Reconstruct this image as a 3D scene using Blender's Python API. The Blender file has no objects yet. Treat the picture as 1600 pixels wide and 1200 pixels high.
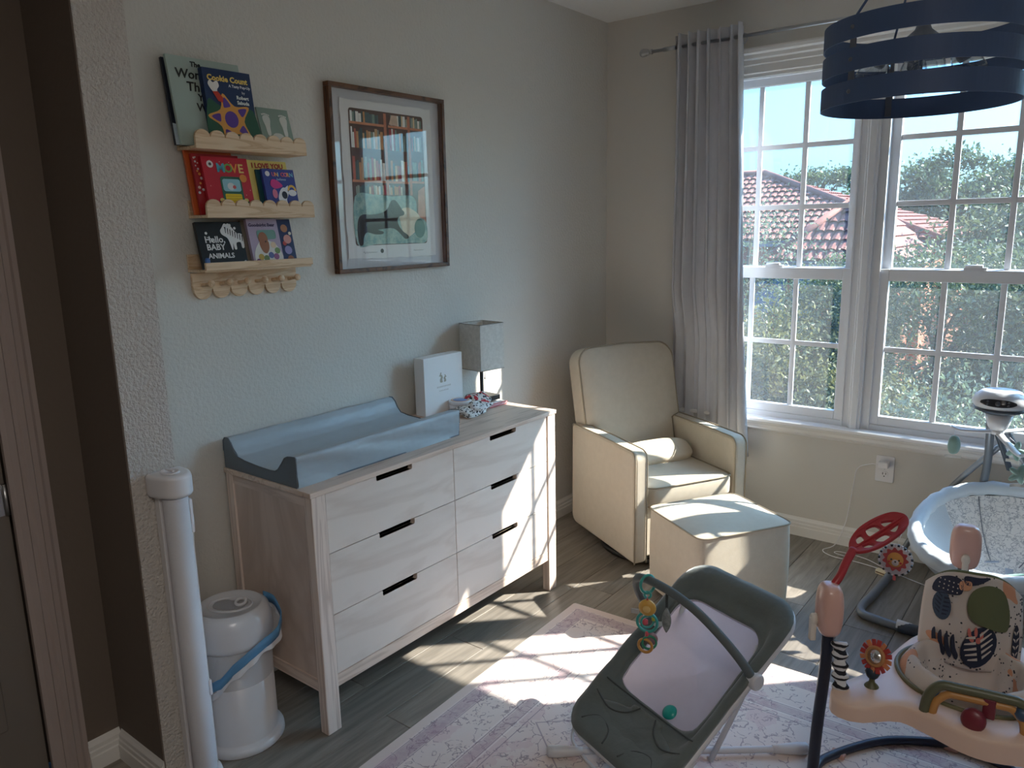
import bpy, bmesh, math, random
from mathutils import Vector, Matrix, Euler
random.seed(7)
PI = math.pi
scene = bpy.context.scene
# ------------------------------------------------------------------ camera
cam_d = bpy.data.cameras.new('camera'); cam = bpy.data.objects.new('camera', cam_d)
scene.collection.objects.link(cam); scene.camera = cam
F_PX, YAW, PITCH, ROLL = 1201.8077, 0.664570, 0.201461, -0.0203654
cam_d.sensor_fit = 'HORIZONTAL'; cam_d.sensor_width = 36.0
cam_d.lens = 36.0 * F_PX / 1600.0
cam_d.clip_start = 0.05; cam_d.clip_end = 300
fwd = Vector((-math.sin(YAW) * math.cos(PITCH), math.cos(YAW) * math.cos(PITCH), -math.sin(PITCH)))
rgt = Vector((math.cos(YAW), math.sin(YAW), 0)); upv = rgt.cross(fwd)
r2 = math.cos(ROLL) * rgt + math.sin(ROLL) * upv
u2 = -math.sin(ROLL) * rgt + math.cos(ROLL) * upv
M = Matrix((r2, u2, -fwd)).transposed().to_4x4()
M.translation = Vector((2.38225, -3.96938, 1.64)); cam.matrix_world = M
# ------------------------------------------------------------------ world and sun
SUN_DIR = Vector((-1.02, -1.0, -1.06)).normalized()      # travel direction of the light
world = bpy.data.worlds.new('sky'); scene.world = world; world.use_nodes = True
wn = world.node_tree; wn.nodes.clear()
wo = wn.nodes.new('ShaderNodeOutputWorld'); wb = wn.nodes.new('ShaderNodeBackground')
sky = wn.nodes.new('ShaderNodeTexSky'); sky.sky_type = 'NISHITA'; sky.sun_disc = False
sky.sun_elevation = math.asin(-SUN_DIR.z)
sky.sun_rotation = math.atan2(-SUN_DIR.x, -SUN_DIR.y)
sky.air_density = 1.0; sky.dust_density = 3.5; sky.ozone_density = 3.0; sky.altitude = 10
wb.inputs['Strength'].default_value = 0.105
tint = wn.nodes.new('ShaderNodeVectorMath'); tint.operation = 'MULTIPLY'; tint.inputs[1].default_value = (.37, .74, 1.16)   # clear cyan-blue sky
wn.links.new(sky.outputs[0], tint.inputs[0]); wn.links.new(tint.outputs[0], wb.inputs['Color']); wn.links.new(wb.outputs[0], wo.inputs['Surface'])
sun_d = bpy.data.lights.new('sun', 'SUN'); sun = bpy.data.objects.new('sun', sun_d)
scene.collection.objects.link(sun)
sun_d.energy = 3.3; sun_d.color = (1.0, 0.93, 0.84); sun_d.angle = math.radians(0.5)
sun.rotation_euler = SUN_DIR.to_track_quat('-Z', 'Y').to_euler()
sun.location = (6, 8, 9)
hall_d = bpy.data.lights.new('hall_fill_light', 'AREA'); hall = bpy.data.objects.new('hall_fill_light', hall_d)   # unseen fill light added behind the camera to lift the near side
scene.collection.objects.link(hall); hall_d.shape = 'DISK'; hall_d.size = 0.9; hall_d.energy = 4.2; hall_d.color = (1.0, 0.93, 0.86)
hall.location = (3.1, -4.25, 2.70)
scene.view_settings.view_transform = 'Standard'; scene.view_settings.look = 'None'
scene.view_settings.gamma = 1.0; scene.view_settings.use_curve_mapping = False
scene.view_settings.exposure = 2.5
scene.cycles.use_denoising = True
scene.cycles.max_bounces = 14; scene.cycles.diffuse_bounces = 12; scene.cycles.transparent_max_bounces = 16
scene.cycles.sample_clamp_indirect = 6.0
# ------------------------------------------------------------------ helpers
COL = scene.collection

def link(o, parent=None):
    COL.objects.link(o)
    if parent is not None: o.parent = parent
    return o

def tag(o, label=None, cat=None, group=None, kind=None):
    if label: o['label'] = label
    if cat: o['category'] = cat
    if group: o['group'] = group
    if kind: o['kind'] = kind
    return o

def empty(name, loc=(0, 0, 0), rot=(0, 0, 0), label=None, cat=None, group=None, kind=None):
    o = bpy.data.objects.new(name, None); COL.objects.link(o)
    o.location = loc; o.rotation_euler = rot; o.empty_display_size = .05
    return tag(o, label, cat, group, kind)

class MB:
    """collects shapes and links them as ONE mesh object"""
    def __init__(s): s.v = []; s.f = []; s.sm = []
    def add(s, vs, fs, smooth=False):
        n = len(s.v); s.v += [tuple(v) for v in vs]
        for f in fs: s.f.append([i + n for i in f]); s.sm.append(smooth)
        return s
    def box(s, x0, x1, y0, y1, z0, z1, m=None):
        vs = [Vector(p) for p in ((x0, y0, z0), (x1, y0, z0), (x1, y1, z0), (x0, y1, z0), (x0, y0, z1), (x1, y0, z1), (x1, y1, z1), (x0, y1, z1))]
        if m is not None: vs = [m @ v for v in vs]
        return s.add(vs, [(0, 3, 2, 1), (4, 5, 6, 7), (0, 1, 5, 4), (1, 2, 6, 5), (2, 3, 7, 6), (3, 0, 4, 7)])
    def cbox(s, c, d, m=None):
        return s.box(c[0] - d[0] / 2, c[0] + d[0] / 2, c[1] - d[1] / 2, c[1] + d[1] / 2, c[2] - d[2] / 2, c[2] + d[2] / 2, m)
    def prism(s, poly, a, b, axis='z', smooth=False, m=None):
        """poly: 2D points; extruded from a to b along the axis. axis x: (y,z), y: (x,z), z: (x,y)"""
        def P(p, t):
            q = {'x': (t, p[0], p[1]), 'y': (p[0], t, p[1]), 'z': (p[0], p[1], t)}[axis]
            q = Vector(q); return m @ q if m is not None else q
        n = len(poly); vs = [P(p, a) for p in poly] + [P(p, b) for p in poly]
        k = len(s.v); s.v += [tuple(v) for v in vs]
        for i in range(n):
            j = (i + 1) % n; s.f.append([k + i, k + j, k + n + j, k + n + i]); s.sm.append(smooth)
        s.f.append([k + i for i in range(n)][::-1]); s.sm.append(False)
        s.f.append([k + n + i for i in range(n)]); s.sm.append(False)
        return s
    def tube(s, pts, r, n=10, closed=False, caps=True, flat=None):
        pts = [Vector(p) for p in pts]; N = len(pts); rings = []; prev = None
        for i, p in enumerate(pts):
            if closed: t = pts[(i + 1) % N] - pts[i - 1]
            else: t = pts[min(i + 1, N - 1)] - pts[max(i - 1, 0)]
            if t.length < 1e-9: t = Vector((0, 0, 1))
            t.normalize()
            if prev is None:
                a = Vector((0, 0, 1)) if abs(t.z) < .9 else Vector((1, 0, 0))
                u = (a - t * a.dot(t)).normalized()
            else:
                u = prev - t * prev.dot(t)
                u = u.normalized() if u.length > 1e-6 else t.orthogonal().normalized()
            prev = u; w = t.cross(u)
            rr = r[i] if isinstance(r, (list, tuple)) else r
            fx, fy = flat if flat else (1, 1)
            rings.append([p + (u * math.cos(2 * PI * k / n) * fx + w * math.sin(2 * PI * k / n) * fy) * rr for k in range(n)])
        vs = [v for R in rings for v in R]; fs = []
        for i in range(N if closed else N - 1):
            j = (i + 1) % N
            for k in range(n): l = (k + 1) % n; fs.append((i * n + k, i * n + l, j * n + l, j * n + k))
        s.add(vs, fs, True)
        if caps and not closed:
            b = len(s.v) - len(vs)
            s.f.append([b + k for k in range(n)][::-1]); s.sm.append(False)
            s.f.append([b + (N - 1) * n + k for k in range(n)]); s.sm.append(False)
        return s
    def lathe(s, prof, n=32, c=(0, 0, 0), m=None, sx=1, sy=1):
        """prof: (radius, z) from bottom to top, r=0 closes"""
        vs = []; fs = []
        for r, z in prof:
            for k in range(n):
                a = 2 * PI * k / n
                v = Vector((c[0] + r * math.cos(a) * sx, c[1] + r * math.sin(a) * sy, c[2] + z)); vs.append(m @ v if m is not None else v)
        for i in range(len(prof) - 1):
            for k in range(n): l = (k + 1) % n; fs.append((i * n + k, i * n + l, (i + 1) * n + l, (i + 1) * n + k))
        return s.add(vs, fs, True)
    def grid(s, fn, nu, nv, closeu=False, smooth=True):
        vs = [fn(i / nu, j / nv) for i in range(nu + (0 if closeu else 1)) for j in range(nv + 1)]
        w = nv + 1; NU = nu if closeu else nu + 1; fs = []
        for i in range(nu):
            i2 = (i + 1) % NU
            for j in range(nv): fs.append((i * w + j, i2 * w + j, i2 * w + j + 1, i * w + j + 1))
        return s.add(vs, fs, smooth)
    def build(s, name, mat, parent=None, bevel=0, seg=2, sub=0, solid=0, label=None, cat=None, group=None, kind=None, loc=None, rot=None, weld=False, off=-1):
        me = bpy.data.meshes.new(name); me.from_pydata(s.v, [], s.f)
        me.polygons.foreach_set('use_smooth', s.sm); me.update()
        if weld:
            bm = bmesh.new(); bm.from_mesh(me); bmesh.ops.remove_doubles(bm, verts=bm.verts, dist=1e-5)
            bmesh.ops.recalc_face_normals(bm, faces=bm.faces); bm.to_mesh(me); bm.free()
        if mat is not None: me.materials.append(mat)
        o = bpy.data.objects.new(name, me); link(o, parent)
        if solid:
            md = o.modifiers.new('solid', 'SOLIDIFY'); md.thickness = solid; md.offset = off
        if bevel:
            md = o.modifiers.new('bevel', 'BEVEL'); md.width = bevel; md.segments = seg; md.limit_method = 'ANGLE'; md.angle_limit = .6
            for p in me.polygons: p.use_smooth = True
            if seg > 1:
                md.harden_normals = False
        if sub:
            md = o.modifiers.new('sub', 'SUBSURF'); md.levels = sub; md.render_levels = sub
        if bevel:
            wn_ = o.modifiers.new('wn', 'WEIGHTED_NORMAL'); wn_.keep_sharp = True
        if loc: o.location = loc
        if rot: o.rotation_euler = rot
        return tag(o, label, cat, group, kind)

def rrect(x0, x1, y0, y1, r, n=5):
    pts = []
    for cx, cy, a0 in ((x1 - r, y1 - r, 0), (x0 + r, y1 - r, 90), (x0 + r, y0 + r, 180), (x1 - r, y0 + r, 270)):
        for k in range(n + 1):
            a = math.radians(a0 + 90 * k / n); pts.append((cx + r * math.cos(a), cy + r * math.sin(a)))
    return pts

def ell(cx, cy, rx, ry=None, n=20, rot=0):
    ry = rx if ry is None else ry; c, s_ = math.cos(rot), math.sin(rot)
    return [(cx + rx * math.cos(2 * PI * k / n) * c - ry * math.sin(2 * PI * k / n) * s_,
             cy + rx * math.cos(2 * PI * k / n) * s_ + ry * math.sin(2 * PI * k / n) * c) for k in range(n)]

def smooth_path(pts, sub=6, closed=False):
    """Catmull-Rom through pts"""
    P = [Vector(p) for p in pts]; n = len(P); out = []
    for i in range(n if closed else n - 1):
        p0 = P[(i - 1) % n] if closed else P[max(i - 1, 0)]; p1 = P[i]; p2 = P[(i + 1) % n]
        p3 = P[(i + 2) % n] if closed else P[min(i + 2, n - 1)]
        for k in range(sub):
            t = k / sub
            out.append(.5 * ((2 * p1) + (p2 - p0) * t + (2 * p0 - 5 * p1 + 4 * p2 - p3) * t * t + (3 * p1 - p0 - 3 * p2 + p3) * t ** 3))
    if not closed: out.append(P[-1])
    return out

def smooth2(pts, sub=5, closed=True):
    return [(v.x, v.y) for v in smooth_path([(p[0], p[1], 0) for p in pts], sub, closed)]

def flat(name, poly, mat, parent, lift=0, thick=.0006, label=None):
    """a thin printed or applied piece on the local front (-Y) face; poly in local (x,z)"""
    return MB().prism(poly, -lift - thick, -lift, 'y').build(name, mat, parent, label=label, weld=True)

def text(body, size, mat, parent, x, z, lift=.0012, name='lettering', align='LEFT', bold=0, shear=0, rotz=0, sx=1, label=None, space=1.0, matrix=None):
    c = bpy.data.curves.new(name, 'FONT'); c.body = body; c.size = size; c.align_x = align; c.extrude = .0002
    c.offset = bold; c.shear = shear; c.space_character = space; c.resolution_u = 2
    tmp = bpy.data.objects.new(name, c)
    me = bpy.data.meshes.new_from_object(tmp); bpy.data.objects.remove(tmp); bpy.data.curves.remove(c)
    me.materials.clear(); me.materials.append(mat)
    o = bpy.data.objects.new(name, me); link(o, parent)
    o.location = (x, -lift, z); o.rotation_euler = (PI / 2, -rotz, 0); o.scale = (sx, 1, 1)
    if matrix is not None: o.matrix_local = matrix
    return tag(o, label)

def copy_tree(o, parent=None):
    c = o.copy(); COL.objects.link(c)
    if parent is not None: c.parent = parent
    for ch in list(o.children): copy_tree(ch, c)
    return c
# ------------------------------------------------------------------ materials
MATS = {}
def mat(name, col, rough=.5, metal=0, bump=None, var=None, sheen=0, spec=.5, coat=0, trans=0, alpha=1, sss=0, rand=0, stretch=(1, 1, 1), space='Object', detail=4):
    """bump=(scale,strength,dist); var=(colour2, scale, contrast)"""
    if name in MATS: return MATS[name]
    m = bpy.data.materials.new(name); m.use_nodes = True; MATS[name] = m
    nt = m.node_tree; b = nt.nodes['Principled BSDF']; L = nt.links
    b.inputs['Base Color'].default_value = (*col, 1); b.inputs['Roughness'].default_value = rough
    b.inputs['Metallic'].default_value = metal; b.inputs['Specular IOR Level'].default_value = spec
    b.inputs['Sheen Weight'].default_value = sheen; b.inputs['Coat Weight'].default_value = coat
    b.inputs['Transmission Weight'].default_value = trans; b.inputs['Alpha'].default_value = alpha
    tc = mp = None
    if bump or var or rand:
        tc = nt.nodes.new('ShaderNodeTexCoord'); mp = nt.nodes.new('ShaderNodeMapping')
        mp.inputs['Scale'].default_value = stretch; L.new(tc.outputs[space], mp.inputs['Vector'])
    if bump:
        n = nt.nodes.new('ShaderNodeTexNoise'); n.inputs['Scale'].default_value = bump[0]; n.inputs['Detail'].default_value = detail
        bp = nt.nodes.new('ShaderNodeBump'); bp.inputs['Strength'].default_value = bump[1]; bp.inputs['Distance'].default_value = bump[2] if len(bump) > 2 else .002
        L.new(mp.outputs[0], n.inputs['Vector']); L.new(n.outputs['Fac'], bp.inputs['Height']); L.new(bp.outputs[0], b.inputs['Normal'])
    src = None
    if var:
        n2 = nt.nodes.new('ShaderNodeTexNoise'); n2.inputs['Scale'].default_value = var[1]; n2.inputs['Detail'].default_value = 6
        n2.inputs['Roughness'].default_value = .65
        rp = nt.nodes.new('ShaderNodeValToRGB'); c = var[2] if len(var) > 2 else .3
        rp.color_ramp.elements[0].position = .5 - c / 2; rp.color_ramp.elements[1].position = .5 + c / 2
        rp.color_ramp.elements[0].color = (*col, 1); rp.color_ramp.elements[1].color = (*var[0], 1)
        L.new(mp.outputs[0], n2.inputs['Vector']); L.new(n2.outputs['Fac'], rp.inputs['Fac']); src = rp.outputs['Color']
        L.new(src, b.inputs['Base Color'])
    if rand:
        oi = nt.nodes.new('ShaderNodeObjectInfo'); hs = nt.nodes.new('ShaderNodeHueSaturation'); mr = nt.nodes.new('ShaderNodeMapRange')
        mr.inputs['To Min'].default_value = 1 - rand; mr.inputs['To Max'].default_value = 1 + rand
        L.new(oi.outputs['Random'], mr.inputs['Value']); L.new(mr.outputs[0], hs.inputs['Value'])
        if src: L.new(src, hs.inputs['Color'])
        else: hs.inputs['Color'].default_value = (*col, 1)
        L.new(hs.outputs[0], b.inputs['Base Color'])
    return m

def translucent(m, amount):
    """thin cloth: part of the light passes through"""
    nt = m.node_tree; b = nt.nodes['Principled BSDF']; o = nt.nodes['Material Output']
    t = nt.nodes.new('ShaderNodeBsdfTranslucent'); mx = nt.nodes.new('ShaderNodeMixShader'); mx.inputs[0].default_value = amount
    if b.inputs['Base Color'].links: nt.links.new(b.inputs['Base Color'].links[0].from_socket, t.inputs[0])
    else: t.inputs[0].default_value = b.inputs['Base Color'].default_value
    nt.links.new(b.outputs[0], mx.inputs[1]); nt.links.new(t.outputs[0], mx.inputs[2]); nt.links.new(mx.outputs[0], o.inputs['Surface']); return m

def srgb(r, g, b):
    f = lambda c: (c / 255) / 12.92 if c / 255 <= .04045 else ((c / 255 + .055) / 1.055) ** 2.4
    return (f(r), f(g), f(b))

def glass(name, tint=(1, 1, 1), haze=.0, rough=.0, refl=1.0):
    """thin pane: clear with a fresnel reflection and, if dusty, a little scattered light"""
    m = bpy.data.materials.new(name); m.use_nodes = True; nt = m.node_tree; nt.nodes.clear(); L = nt.links
    o = nt.nodes.new('ShaderNodeOutputMaterial'); t = nt.nodes.new('ShaderNodeBsdfTransparent'); t.inputs[0].default_value = (*tint, 1)
    g = nt.nodes.new('ShaderNodeBsdfGlossy'); g.inputs['Roughness'].default_value = rough
    fr = nt.nodes.new('ShaderNodeFresnel'); fr.inputs['IOR'].default_value = 1.5
    mu = nt.nodes.new('ShaderNodeMath'); mu.operation = 'MULTIPLY'; mu.inputs[1].default_value = refl; L.new(fr.outputs[0], mu.inputs[0])
    ge = nt.nodes.new('ShaderNodeNewGeometry'); iv = nt.nodes.new('ShaderNodeMath'); iv.operation = 'SUBTRACT'; iv.inputs[0].default_value = 1; L.new(ge.outputs['Backfacing'], iv.inputs[1])
    m3 = nt.nodes.new('ShaderNodeMath'); m3.operation = 'MULTIPLY'; L.new(mu.outputs[0], m3.inputs[0]); L.new(iv.outputs[0], m3.inputs[1])
    mx = nt.nodes.new('ShaderNodeMixShader'); L.new(m3.outputs[0], mx.inputs[0]); L.new(t.outputs[0], mx.inputs[1]); L.new(g.outputs[0], mx.inputs[2])
    out = mx
    if haze:
        tl = nt.nodes.new('ShaderNodeBsdfTranslucent'); tl.inputs[0].default_value = (.9, .93, .95, 1)
        m2 = nt.nodes.new('ShaderNodeMixShader'); m2.inputs[0].default_value = haze
        L.new(mx.outputs[0], m2.inputs[1]); L.new(tl.outputs[0], m2.inputs[2]); out = m2
    L.new(out.outputs[0], o.inputs[0]); return m

M_wall = mat('wall_paint', srgb(212, 209, 202), .75, bump=(75, .55, .006), detail=3)
M_wall2 = mat('wall_paint_heavy', srgb(206, 200, 194), .75, bump=(110, 1.0, .012), detail=3)
M_walls = mat('wall_paint_smooth', srgb(210, 206, 199), .75, bump=(75, .2, .004), detail=3)
M_ceil = mat('ceiling_paint', srgb(236, 236, 234), .8, bump=(60, .4, .004))
M_trim = mat('trim_paint', srgb(228, 226, 222), .38, spec=.4)
M_vinyl = mat('window_vinyl', srgb(226, 228, 232), .35)
M_glass = glass('window_glass', (.97, .985, .98), haze=.020)
M_chrome = mat('brushed_steel', (.55, .56, .58), .3, 1)
M_black = mat('black_plastic', (.02, .02, .022), .45)
M_whitep = mat('white_plastic', srgb(228, 227, 230), .3)
M_whitepaper = mat('white_paper', srgb(235, 235, 235), .7)
M_hall = mat('hall_wall_shaded', srgb(112, 100, 90), .8, bump=(60, .3, .003))  # wall colour darkened so the dimness of the hall is in the paint
# ================================================================== SETTING
RX, H = 3.77, 2.742
PY0, PY1, PX = -2.894, -3.025, .300       # partition end beside the doorway
# floor planks (run along y)
floor = MB().box(-.15, 3.95, -5.4, .12, -.08, -.013).build('floor', mat('subfloor', (.05, .05, .05), .9), kind='structure')
def plank_mat(name, base, dark):
    m = bpy.data.materials.new(name); m.use_nodes = True; nt = m.node_tree; L = nt.links; b = nt.nodes['Principled BSDF']
    b.inputs['Roughness'].default_value = .42; b.inputs['Specular IOR Level'].default_value = .45
    tc = nt.nodes.new('ShaderNodeTexCoord'); oi = nt.nodes.new('ShaderNodeObjectInfo'); ad = nt.nodes.new('ShaderNodeVectorMath'); ad.operation = 'ADD'
    sc = nt.nodes.new('ShaderNodeVectorMath'); sc.operation = 'SCALE'; sc.inputs['Scale'].default_value = 37.0
    cb = nt.nodes.new('ShaderNodeCombineXYZ'); L.new(oi.outputs['Random'], cb.inputs[0]); L.new(oi.outputs['Random'], cb.inputs[1]); L.new(cb.outputs[0], sc.inputs[0])
    L.new(tc.outputs['Object'], ad.inputs[0]); L.new(sc.outputs[0], ad.inputs[1])
    mp = nt.nodes.new('ShaderNodeMapping'); mp.inputs['Scale'].default_value = (22, 1.6, 1); L.new(ad.outputs[0], mp.inputs[0])
    n = nt.nodes.new('ShaderNodeTexNoise'); n.inputs['Scale'].default_value = 1.6; n.inputs['Detail'].default_value = 8; n.inputs['Roughness'].default_value = .6; n.inputs['Distortion'].default_value = .8
    L.new(mp.outputs[0], n.inputs['Vector'])
    rp = nt.nodes.new('ShaderNodeValToRGB'); rp.color_ramp.elements[0].position = .3; rp.color_ramp.elements[1].position = .68
    rp.color_ramp.elements[0].color = (*dark, 1); rp.color_ramp.elements[1].color = (*base, 1); L.new(n.outputs['Fac'], rp.inputs[0])
    hs = nt.nodes.new('ShaderNodeHueSaturation'); mr = nt.nodes.new('ShaderNodeMapRange'); mr.inputs['To Min'].default_value = .8; mr.inputs['To Max'].default_value = 1.16
    L.new(oi.outputs['Random'], mr.inputs[0]); L.new(mr.outputs[0], hs.inputs['Value']); L.new(rp.outputs[0], hs.inputs['Color']); L.new(hs.outputs[0], b.inputs['Base Color'])
    bp = nt.nodes.new('ShaderNodeBump'); bp.inputs['Strength'].default_value = .15; bp.inputs['Distance'].default_value = .001
    L.new(n.outputs['Fac'], bp.inputs['Height']); L.new(bp.outputs[0], b.inputs['Normal'])
    return m
M_plank = plank_mat('grey_plank', srgb(150, 142, 132), srgb(112, 106, 98))
PW, PL = .182, 1.22
pm = MB().box(.0008, PW - .0008, .0008, PL - .0008, -.012, 0).build('plank', M_plank, floor, bevel=.0015, seg=1)
first = True; i = 0; x = .012
while x < RX - .01:
    y = -.01 - PL + random.random() * .9; 
    y = min(y, -.01 - .25) if y > -.26 else y
    top = -.01
    # first (cut) plank at the window wall
    while top > -4.9:
        L0 = min(top - y, PL)
        w = min(PW, RX - x)
        if first: o = pm; first = False
        else: o = pm.copy(); COL.objects.link(o); o.parent = floor
        o.location = (x, top - L0, 0); o.scale = (w / PW, L0 / PL, 1)
        top = top - L0; y = max(top - PL, -4.92)
        if top < -4.7: break
    x += PW; i += 1
# ceiling and walls
MB().box(-.15, 3.95, -5.4, .12, H, H + .1).build('ceiling', M_ceil, kind='structure')
MB().box(-.15, 0, -2.96, .12, 0, H).build('wall_left', M_wall, kind='structure')
WX0, WX1, WZ0, WZ1 = .555, 3.215, .615, 2.37
MB().box(0, WX0, 0, .14, 0, H).box(WX1, RX, 0, .14, 0, H).box(WX0, WX1, 0, .14, 0, WZ0 - .02).box(WX0, WX1, 0, .14, WZ1, H).build('wall_window', M_walls, kind='structure', weld=False)
MB().box(RX, RX + .15, -5.2, .12, 0, H).build('wall_right', M_wall, kind='structure')
MB().box(0, PX, PY1, PY0, 0, H).build('wall_partition_left', M_wall2, kind='structure')
MB().box(2.95, RX, PY1, PY0, 0, H).build('wall_partition_right', M_wall2, kind='structure')
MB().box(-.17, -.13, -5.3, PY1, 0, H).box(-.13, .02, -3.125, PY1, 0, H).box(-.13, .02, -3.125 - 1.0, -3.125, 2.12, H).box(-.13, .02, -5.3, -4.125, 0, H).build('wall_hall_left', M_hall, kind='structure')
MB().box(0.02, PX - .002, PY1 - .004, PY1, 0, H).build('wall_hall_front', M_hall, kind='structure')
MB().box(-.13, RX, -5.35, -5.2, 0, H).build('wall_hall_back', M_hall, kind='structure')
# hall closet door with casing
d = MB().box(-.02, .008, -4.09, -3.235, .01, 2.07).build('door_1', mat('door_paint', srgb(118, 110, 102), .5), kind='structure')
for z0, z1 in ((.25, .95), (1.1, 1.9)):
    for y0 in (-4.0, -3.62):
        MB().box(.004, .014, y0, y0 + .3, z0, z1).build('door_panel', MATS['door_paint'], d, bevel=.006)
hg = MB().tube([(.014, -3.238, .88), (.014, -3.238, .97)], .007, 8).box(.008, .012, -3.262, -3.238, .88, .97)
hg.build('hinge', M_chrome, d, label='steel door hinge')
M_htrim = mat('hall_trim_shaded', srgb(168, 154, 148), .5)  # white trim with the shade of the hall put into its colour
def casing(name, y0, y1, z0, z1, horiz=False):
    prof = [(0, 0), (0, .016), (.012, .02), (.03, .02), (.034, .013), (.044, .013), (.05, .018), (.062, .018), (.066, .01), (.08, .01), (.088, .006), (.1, .006), (.1, 0)]
    if not horiz:
        s = (y1 - y0) / .1
        return MB().prism([(.02 + t, y0 + a * s) for a, t in prof], z0, z1, 'z').build(name, M_htrim, kind='structure', weld=True)
    s = (z1 - z0) / .1
    return MB().prism([(.02 + t, z0 + a * s) for a, t in prof], y0, y1, 'y').build(name, M_htrim, kind='structure', weld=True)
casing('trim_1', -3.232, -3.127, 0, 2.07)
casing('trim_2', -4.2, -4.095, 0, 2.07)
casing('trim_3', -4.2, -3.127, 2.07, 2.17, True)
# baseboards
BB = [(0, 0), (.016, 0), (.016, .048), (.013, .052), (.013, .066), (.010, .07), (.010, .083), (.004, .092), (0, .1)]
def baseboard(name, p0, p1, nrm):
    p0, p1, nrm = Vector(p0), Vector(p1), Vector(nrm)
    vs = [p0 + nrm * a + Vector((0, 0, b)) for a, b in BB] + [p1 + nrm * a + Vector((0, 0, b)) for a, b in BB]
    n = len(BB); fs = [(i, (i + 1) % n, n + (i + 1) % n, n + i) for i in range(n)] + [tuple(range(n))[::-1], tuple(range(n, 2 * n))]
    MB().add(vs, fs).build(name, M_trim, kind='structure', weld=True)
baseboard('baseboard_left', (0, PY0, 0), (0, -.0, 0), (1, 0, 0))
baseboard('baseboard_window', (0.016, 0, 0), (RX, 0, 0), (0, -1, 0))
baseboard('baseboard_right', (RX, PY0, 0), (RX, -.016, 0), (-1, 0, 0))
baseboard('baseboard_hall_front', (.036, PY1 - .004, 0), (PX, PY1 - .004, 0), (0, -1, 0))
baseboard('baseboard_hall_left', (.02, -3.128, 0), (.02, PY1 - .004, 0), (1, 0, 0))
# ---- windows: three double hung units, white vinyl, grilles
UW = [(.640, 1.325), (1.535, 2.235), (2.435, 3.12)]
ZT, ZM0, ZM1, ZB = 2.308, 1.352, 1.412, .692
yu, yl = .075, .045                         # glass planes of the upper and lower sash
for n, (a, b) in enumerate(UW):
    w = MB()
    st = .042
    fo = .035
    # jamb frame
    w.box(a - st - fo, a - st, .02, .13, WZ0, WZ1).box(b + st, b + st + fo, .02, .13, WZ0, WZ1)
    w.box(a - st, b + st, .02, .13, ZT + st - .005, WZ1).box(a - st, b + st, .02, .13, WZ0, ZB - .045)
    # inner jamb tracks
    w.box(a - st - .004, a - st + .004, .012, .10, WZ0, WZ1).box(b + st - .004, b + st + .004, .012, .10, WZ0, WZ1)
    root = w.build('window_%d' % (n + 1), M_vinyl, kind='structure')
    us = MB().box(a - st, a, yu - .015, yu + .02, ZM0 + .01, ZT + st).box(b, b + st, yu - .015, yu + .02, ZM0 + .01, ZT + st)
    us.box(a, b, yu - .015, yu + .02, ZT, ZT + st).box(a, b, yu - .015, yu + .02, ZM1 - .04, ZM1)
    us.build('upper_sash', M_vinyl, root, bevel=.003)
    ls = MB().box(a - st, a, yl - .02, yl + .012, ZB - .045, ZM1 - .004).box(b, b + st, yl - .02, yl + .012, ZB - .045, ZM1 - .004)
    ls.box(a, b, yl - .02, yl + .012, ZM0, ZM1 - .004).box(a, b, yl - .02, yl + .012, ZB - .045, ZB)
    ls.build('lower_sash', M_vinyl, root, bevel=.003)
    MB().box((a + b) / 2 - .045, (a + b) / 2 + .045, yl - .012, yl + .01, ZM1 - .004, ZM1 + .008).tube([((a + b) / 2 - .04, yl - .004, ZM1 + .012), ((a + b) / 2 + .03, yl - .012, ZM1 + .014)], .007, 8).build('sash_lock', M_vinyl, root)
    cw = (b - a) / 3
    for gy, z0, z1, rows in ((yu, ZM1, ZT, 3), (yl, ZB, ZM0, 2)):
        ch = (z1 - z0) / rows; mw = .0125
        for k in (1, 2): MB().box(a + cw * k - mw, a + cw * k + mw, gy - .007, gy + .007, z0, z1).build('muntin', M_vinyl, root, bevel=.002, seg=1)
        for k in range(1, rows): MB().box(a, b, gy - .0065, gy + .0065, z0 + ch * k - mw, z0 + ch * k + mw).build('muntin', M_vinyl, root, bevel=.002, seg=1)
        for c in range(3):
            for r in range(rows):
                MB().box(a + cw * c + mw * (c > 0), a + cw * (c + 1) - mw * (c < 2), gy - .001, gy + .001, z0 + ch * r + mw * (r > 0), z0 + ch * (r + 1) - mw * (r < rows - 1)).build('pane', M_glass, root)
# mullion covers, side casings, header and sill
for k, (c0, c1) in enumerate(((1.402, 1.458), (2.312, 2.358))):
    MB().box(c0, c1, .0, .03, WZ0, WZ1).box(c0 + .012, c1 - .012, -.006, .0, WZ0, WZ1).build('trim_%d' % (4 + k), M_vinyl, kind='structure', bevel=.003)
def ycasing(name, x0, x1):
    prof = [(0, 0), (0, .014), (.012, .018), (.035, .018), (.04, .012), (.06, .012), (.065, .007), (.078, .007), (.078, 0)]
    s = (x1 - x0) / .078
    MB().prism([(x0 + p * s, -t) for p, t in prof], WZ0, WZ1 + .02, 'z').build(name, M_trim, kind='structure', weld=True)
ycasing('trim_6', WX0 + .01, WX0 - .068); ycasing('trim_7', WX1 - .01, WX1 + .068)
hd = [(0, 2.345), (-.012, 2.345), (-.012, 2.36), (-.020, 2.365), (-.020, 2.40), (-.026, 2.405), (-.026, 2.425), (-.036, 2.432), (-.04, 2.448), (-.052, 2.456), (-.056, 2.470), (-.056, 2.478), (0, 2.478)]
MB().prism(hd, WX0 - .09, WX1 + .09, 'x').build('trim_8', M_trim, kind='structure', weld=True)
sl = [(.12, .598), (-.042, .598), (-.048, .603), (-.048, .615), (-.042, .620), (.12, .620)]
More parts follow.
